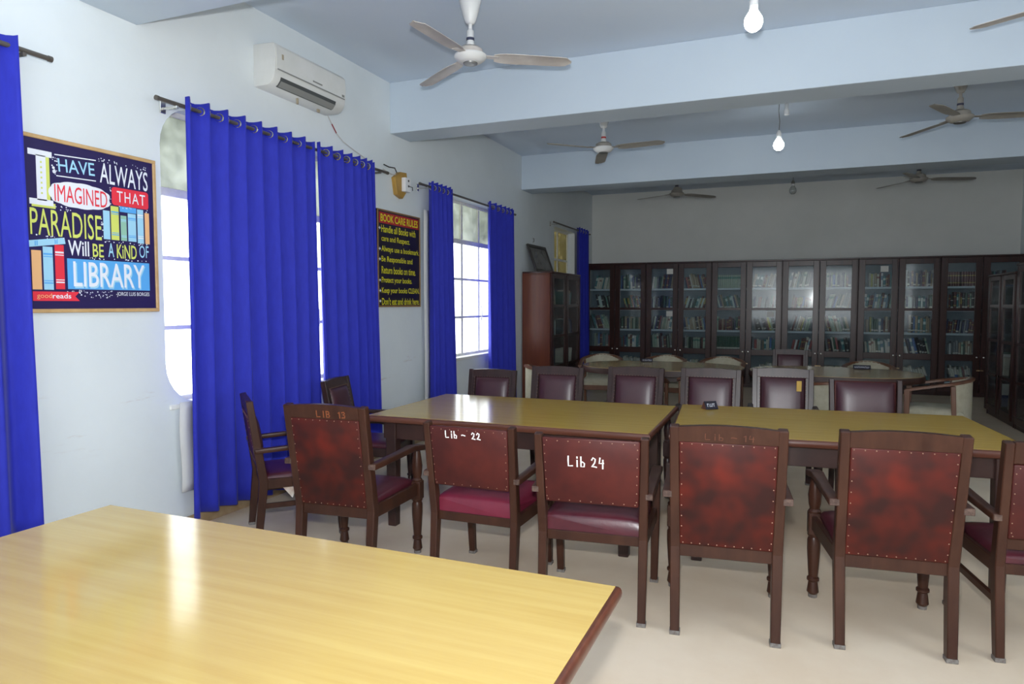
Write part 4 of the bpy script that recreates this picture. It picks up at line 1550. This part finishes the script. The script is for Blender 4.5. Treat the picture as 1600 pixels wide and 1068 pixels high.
MB().box(0.06, 0.075, 0.67, 0.70, -0.025, 0.002, 0.001).build('clip', 'ac_stain', t)

t = thing('cable', 'thin wire sagging from the air conditioner down to the curtain rod', 'cable', (0, 5.06, 3.2), 0)
P = [(0.02, 0.0, 0.015), (0.015, 0.07, -0.05), (0.012, 0.14, -0.115), (0.012, 0.24, -0.17), (0.012, 0.42, -0.215), (0.012, 0.58, -0.25), (0.012, 0.62, -0.30)]
MB().tube(P[:2], 0.0045, 6).build('white_end', 'wire_white', t)
MB().tube(P[1:3], 0.0055, 6).build('red_tape', 'wire_red', t, label='dark red taped length')
MB().tube(P[2:], 0.0045, 6).build('white_run', 'wire_white', t)

# wooden switch board between the curtain rods
t = thing('switch_board', 'small yellow-brown wooden board with white socket between the curtain rods', 'switch board', (0, 6.26, 2.79), 0)
hexp = [(-0.09, -0.11), (0.02, -0.14), (0.13, -0.03), (0.10, 0.14), (-0.02, 0.13), (-0.13, 0.06)]
MB().prism(hexp, 0.0, 0.05, WALLM, bevel=0.006).build('board', 'board_wood', t)
MB().box(0.05, 0.10, -0.01, 0.10, -0.07, 0.075, 0.006, 2).build('socket', 'switch_white', t)
for z in (0.045, -0.01):
    MB().lathe([(0.012, 0), (0.012, 0.004)], 10, Matrix.Translation((0.099, 0.05, z)) @ Matrix.Rotation(PI / 2, 4, 'Y')).build('socket_hole', 'wire_black', t)
MB().tube([(0.101, 0.055, -0.01), (0.13, 0.08, -0.02), (0.12, 0.10, -0.05)], 0.004, 6).build('plug_lead', 'wire_black', t)
MB().tube([(0.02, -0.05, 0.12), (0.02, -0.09, 0.16), (0.02, -0.2, 0.15), (0.03, -0.31, 0.155)], 0.006, 6).build('feed_wire', 'wire_black', t)
MB().tube([(0.02, -0.04, 0.10), (0.02, -0.15, 0.085), (0.02, -0.31, 0.11)], 0.005, 6).build('feed_wire', 'wire_white', t)


# ------------------------------------------------------------------ posters on the left wall
def flat(t, name, mat, y0, y1, z0, z1, off, rot=0.0, rounded=0.0, org=(0, 0)):
    m = MB()
    cy, cz = (y0 + y1) / 2, (z0 + z1) / 2
    w, h = (y1 - y0) / 2, (z1 - z0) / 2
    if rounded:
        pts = round_rect(-w, w, -h, h, rounded, 4)
    else:
        pts = [(-w, -h), (w, -h), (w, h), (-w, h)]
    M = Matrix.Translation((0, cy - org[0], cz - org[1])) @ Matrix.Rotation(rot, 4, 'X') @ WALLM
    m.prism(pts, off, off + 0.0006, M)
    return m.build(name, mat, t)


PO = (2.835, 1.985)
t = thing('quote_poster', 'navy poster in a thin wooden frame with a quote about paradise and libraries', 'poster', (0, PO[0], PO[1]), 0)
y0, y1, z0, z1 = 2.40, 3.27, 1.50, 2.468
MB().box(0.0, 0.016, y0 - PO[0], y1 - PO[0], z0 - PO[1], z1 - PO[1]).build('board', 'poster_navy', t)
for a, b, c, d in ((y0, y1, z0, z0 + 0.022), (y0, y1, z1 - 0.022, z1), (y0, y0 + 0.022, z0 + 0.022, z1 - 0.022), (y1 - 0.022, y1, z0 + 0.022, z1 - 0.022)):
    MB().box(0.0, 0.024, a - PO[0], b - PO[0], c - PO[1], d - PO[1], 0.003).build('frame_side', 'poster_frame', t)


def pt_text(s, mat, a, b, c, d, off=0.0195, bold=0.0, name='letter', spacing=1.0, rot=0.0, tt=None, org=None, shear=0.0, split=0.0):
    org = org or PO
    M = Matrix.Translation((off, a - org[0], c - org[1])) @ Matrix.Rotation(rot, 4, 'X') @ WALLM
    return text_mesh(name, s, mat, tt or t, M, b - a, d - c, spacing, bold=bold, shear=shear, split=split)


# the tall serif initial
for a, b, c, d, off, mt in ((2.482, 2.612, 2.078, 2.105, 0.0165, 'print_lime'), (2.545, 2.585, 2.10, 2.36, 0.0165, 'print_lime'), (2.47, 2.60, 2.09, 2.122, 0.0175, 'print_white'), (2.47, 2.60, 2.355, 2.387, 0.0175, 'print_white'), (2.512, 2.565, 2.115, 2.36, 0.0175, 'print_white')):
    flat(t, 'initial_letter', mt, a, b, c, d, off, org=PO)
for i in range(7):
    flat(t, 'initial_letter_dot', 'print_lime', 2.534, 2.543, 2.15 + 0.028 * i, 2.16 + 0.028 * i, 0.0185, org=PO)
pt_text('HAVE', 'print_sky', 2.635, 2.852, 2.288, 2.362, rot=R(3), bold=0.006)
flat(t, 'rule_line', 'print_white', 2.615, 2.862, 2.383, 2.389, 0.0175, R(3), org=PO)
flat(t, 'rule_line', 'print_white', 2.622, 2.858, 2.265, 2.271, 0.0175, R(2), org=PO)
pt_text('ALWAYS', 'print_white', 2.882, 3.208, 2.268, 2.388, rot=R(-1), bold=0.006)
cl = MB()
cp = []
for i in range(60):
    a = 2 * PI * i / 60
    rr_ = 1 + 0.055 * abs(math.sin(5.5 * a))
    cp.append((0.178 * math.cos(a) * rr_, 0.070 * math.copysign(abs(math.sin(a)) ** 0.7, math.sin(a)) * rr_))
cl.prism(cp, 0.0165, 0.0172, Matrix.Translation((0, 2.762 - PO[0], 2.170 - PO[1])) @ WALLM)
cl.build('cloud', 'print_white', t)
pt_text('IMAGINED', 'print_red', 2.607, 2.925, 2.122, 2.218)
flat(t, 'red_box', 'print_red', 2.958, 3.212, 2.148, 2.256, 0.0165, rounded=0.018, org=PO)
pt_text('THAT', 'print_white', 2.99, 3.187, 2.17, 2.236, bold=0.003, spacing=1.2)
pt_text('PARADISE', 'print_lime', 2.468, 2.882, 1.925, 2.072, bold=0.001)
pt_text('Will', 'print_white', 2.674, 2.80, 1.826, 1.912, bold=0.015)
pt_text('BE', 'print_lime', 2.822, 2.892, 1.826, 1.903, bold=0.01)
pt_text('A', 'print_sky', 2.921, 2.960, 1.832, 1.915, bold=0.01)
pt_text('KiND', 'print_lime', 2.978, 3.115, 1.828, 1.912, bold=0.012)
pt_text('OF', 'print_sky', 3.134, 3.202, 1.840, 1.917, bold=0.004)
flat(t, 'blue_box', 'print_blue', 2.667, 3.205, 1.634, 1.808, 0.0165, org=PO)
pt_text('LIBRARY', 'print_sky', 2.708, 3.175, 1.640, 1.786, off=0.0176, bold=0.012)
pt_text('LIBRARY', 'print_white', 2.70, 3.167, 1.650, 1.794, off=0.0195, bold=0.008)
pt_text('-JORGE LUIS BORGES', 'print_white', 2.965, 3.198, 1.592, 1.622, name='word', split=0.003)
fm = MB()
fm.prism([(2.47 - PO[0], 1.566 - PO[1]), (2.735 - PO[0], 1.566 - PO[1]), (2.708 - PO[0], 1.592 - PO[1]), (2.735 - PO[0], 1.618 - PO[1]), (2.47 - PO[0], 1.618 - PO[1])], 0.0165, 0.0172, WALLM)
fm.build('red_ribbon', 'print_red', t)
pt_text('good', 'print_peach', 2.490, 2.572, 1.574, 1.608)
pt_text('reads', 'print_white', 2.576, 2.682, 1.580, 1.608, bold=0.012)
for a, b, c, d, mt, st in ((2.897, 2.940, 1.937, 2.108, 'print_sky', None), (2.948, 3.000, 1.937, 2.140, 'print_lime', 'print_blue'), (3.012, 3.052, 1.937, 2.090, 'print_mint', 'print_sky'),
                           (3.062, 3.118, 1.937, 2.108, 'print_sky', 'print_blue'), (3.128, 3.172, 1.930, 2.142, 'print_sky', 'print_white'), (3.182, 3.214, 1.930, 2.125, 'print_peach', None),
                           (3.008, 3.122, 2.112, 2.146, 'print_blue', None),
                           (2.470, 2.522, 1.628, 1.842, 'print_peach', None), (2.532, 2.586, 1.628, 1.865, 'print_sky', 'print_blue'), (2.598, 2.650, 1.632, 1.880, 'print_red', 'print_white')):
    flat(t, 'printed_book', mt, a, b, c, d, 0.0165, org=PO)
    if st:
        for f0, f1 in ((0.14, 0.17), (0.20, 0.22), (0.76, 0.78), (0.81, 0.85)):
            flat(t, 'printed_stripe', st, a + 0.002, b - 0.002, c + (d - c) * f0, c + (d - c) * f1, 0.0176, org=PO)
flat(t, 'printed_book', 'print_sky', 2.45, 2.66, 1.872, 1.907, 0.0165, R(9), org=PO)
for f in (2.49, 2.50, 2.60, 2.61):
    flat(t, 'printed_stripe', 'print_blue', f, f + 0.005, 1.876 + (f - 2.55) * 0.16, 1.902 + (f - 2.55) * 0.16, 0.0176, org=PO)
dots = MB()
rr = random.Random(5)


def dot(y, z, r):
    q = [(y + r * math.cos(2 * PI * i / 7) - PO[0], z + r * math.sin(2 * PI * i / 7) - PO[1]) for i in range(7)]
    dots.prism(q, 0.0165, 0.0172, WALLM)


for (a, b, c, d, n) in ((2.60, 2.63, 2.27, 2.37, 12), (2.88, 3.21, 2.392, 2.412, 22), (2.60, 2.70, 2.07, 2.095, 10), (2.945, 2.955, 2.13, 2.28, 7), (2.88, 2.895, 1.95, 2.06, 8), (2.47, 2.66, 1.905, 1.93, 10), (2.80, 2.97, 1.812, 1.822, 9),
                        (2.66, 2.95, 1.61, 1.627, 26), (2.74, 2.94, 1.585, 1.608, 20), (3.01, 3.2, 1.815, 1.824, 8), (2.89, 3.2, 1.918, 1.93, 14), (3.19, 3.215, 2.13, 2.145, 3), (3.0, 3.2, 2.135, 2.145, 6)):
    for i in range(n):
        dot(rr.uniform(a, b), rr.uniform(c, d), rr.uniform(0.0022, 0.0048))
dot(2.612, 2.285, 0.011)
dot(2.608, 2.305, 0.008)
dots.build('white_dots', 'print_white', t, kind='stuff')

RO = (6.265, 2.01)
tr_ = thing('rules_board', 'black board headed BOOK CARE RULES with yellow lines of text', 'notice board', (0, RO[0], RO[1]), 0)
y0, y1, z0, z1 = 5.84, 6.69, 1.517, 2.50
MB().box(0.0, 0.014, y0 - RO[0], y1 - RO[0], z0 - RO[1], z1 - RO[1]).build('board', 'poster_black', tr_)
for a, b, c, d in ((y0, y1, z0, z0 + 0.016), (y0, y1, z1 - 0.016, z1), (y0, y0 + 0.016, z0 + 0.016, z1 - 0.016), (y1 - 0.016, y1, z0 + 0.016, z1 - 0.016)):
    MB().box(0.0, 0.022, a - RO[0], b - RO[0], c - RO[1], d - RO[1], 0.003).build('frame_side', 'rules_frame', tr_)
flat(tr_, 'title_banner', 'print_banner', 5.875, 6.66, 2.362, 2.472, 0.0142, org=RO)
pt_text('BOOK CARE RULES', 'print_yellow', 5.90, 6.64, 2.378, 2.456, off=0.0165, bold=0.02, tt=tr_, org=RO, name='word', split=0.018)
for s, a, b, c, bullet in (('Handle all Books with', 5.912, 6.590, 2.283, 1), ('care and Respect.', 5.912, 6.468, 2.178, 0), ('Always use a bookmark.', 5.91, 6.665, 2.075, 1), ('Be Responsible and', 5.91, 6.52, 1.972, 1),
                           ('Return books on time.', 5.91, 6.585, 1.868, 0), ('Protect your books.', 5.91, 6.507, 1.760, 1), ('Keep your books CLEAN.', 5.91, 6.665, 1.655, 1), ("Don't eat and drink here.", 5.91, 6.662, 1.550, 1)):
    pt_text(s, 'print_yellow', a, b, c - 0.012, c + 0.062, off=0.0165, bold=0.012, tt=tr_, org=RO, name='word', split=0.0105)
    if bullet:
        b_ = MB()
        zc = c + 0.028
        b_.prism([(5.860 - RO[0], zc - 0.005 - RO[1]), (5.880 - RO[0], zc - 0.005 - RO[1]), (5.878 - RO[0], zc - 0.018 - RO[1]), (5.902 - RO[0], zc - RO[1]), (5.878 - RO[0], zc + 0.018 - RO[1]), (5.880 - RO[0], zc + 0.005 - RO[1]), (5.860 - RO[0], zc + 0.005 - RO[1])], 0.0145, 0.0152, WALLM)
        b_.build('arrow_bullet', 'print_white', tr_)
print('books', NBOOKS)
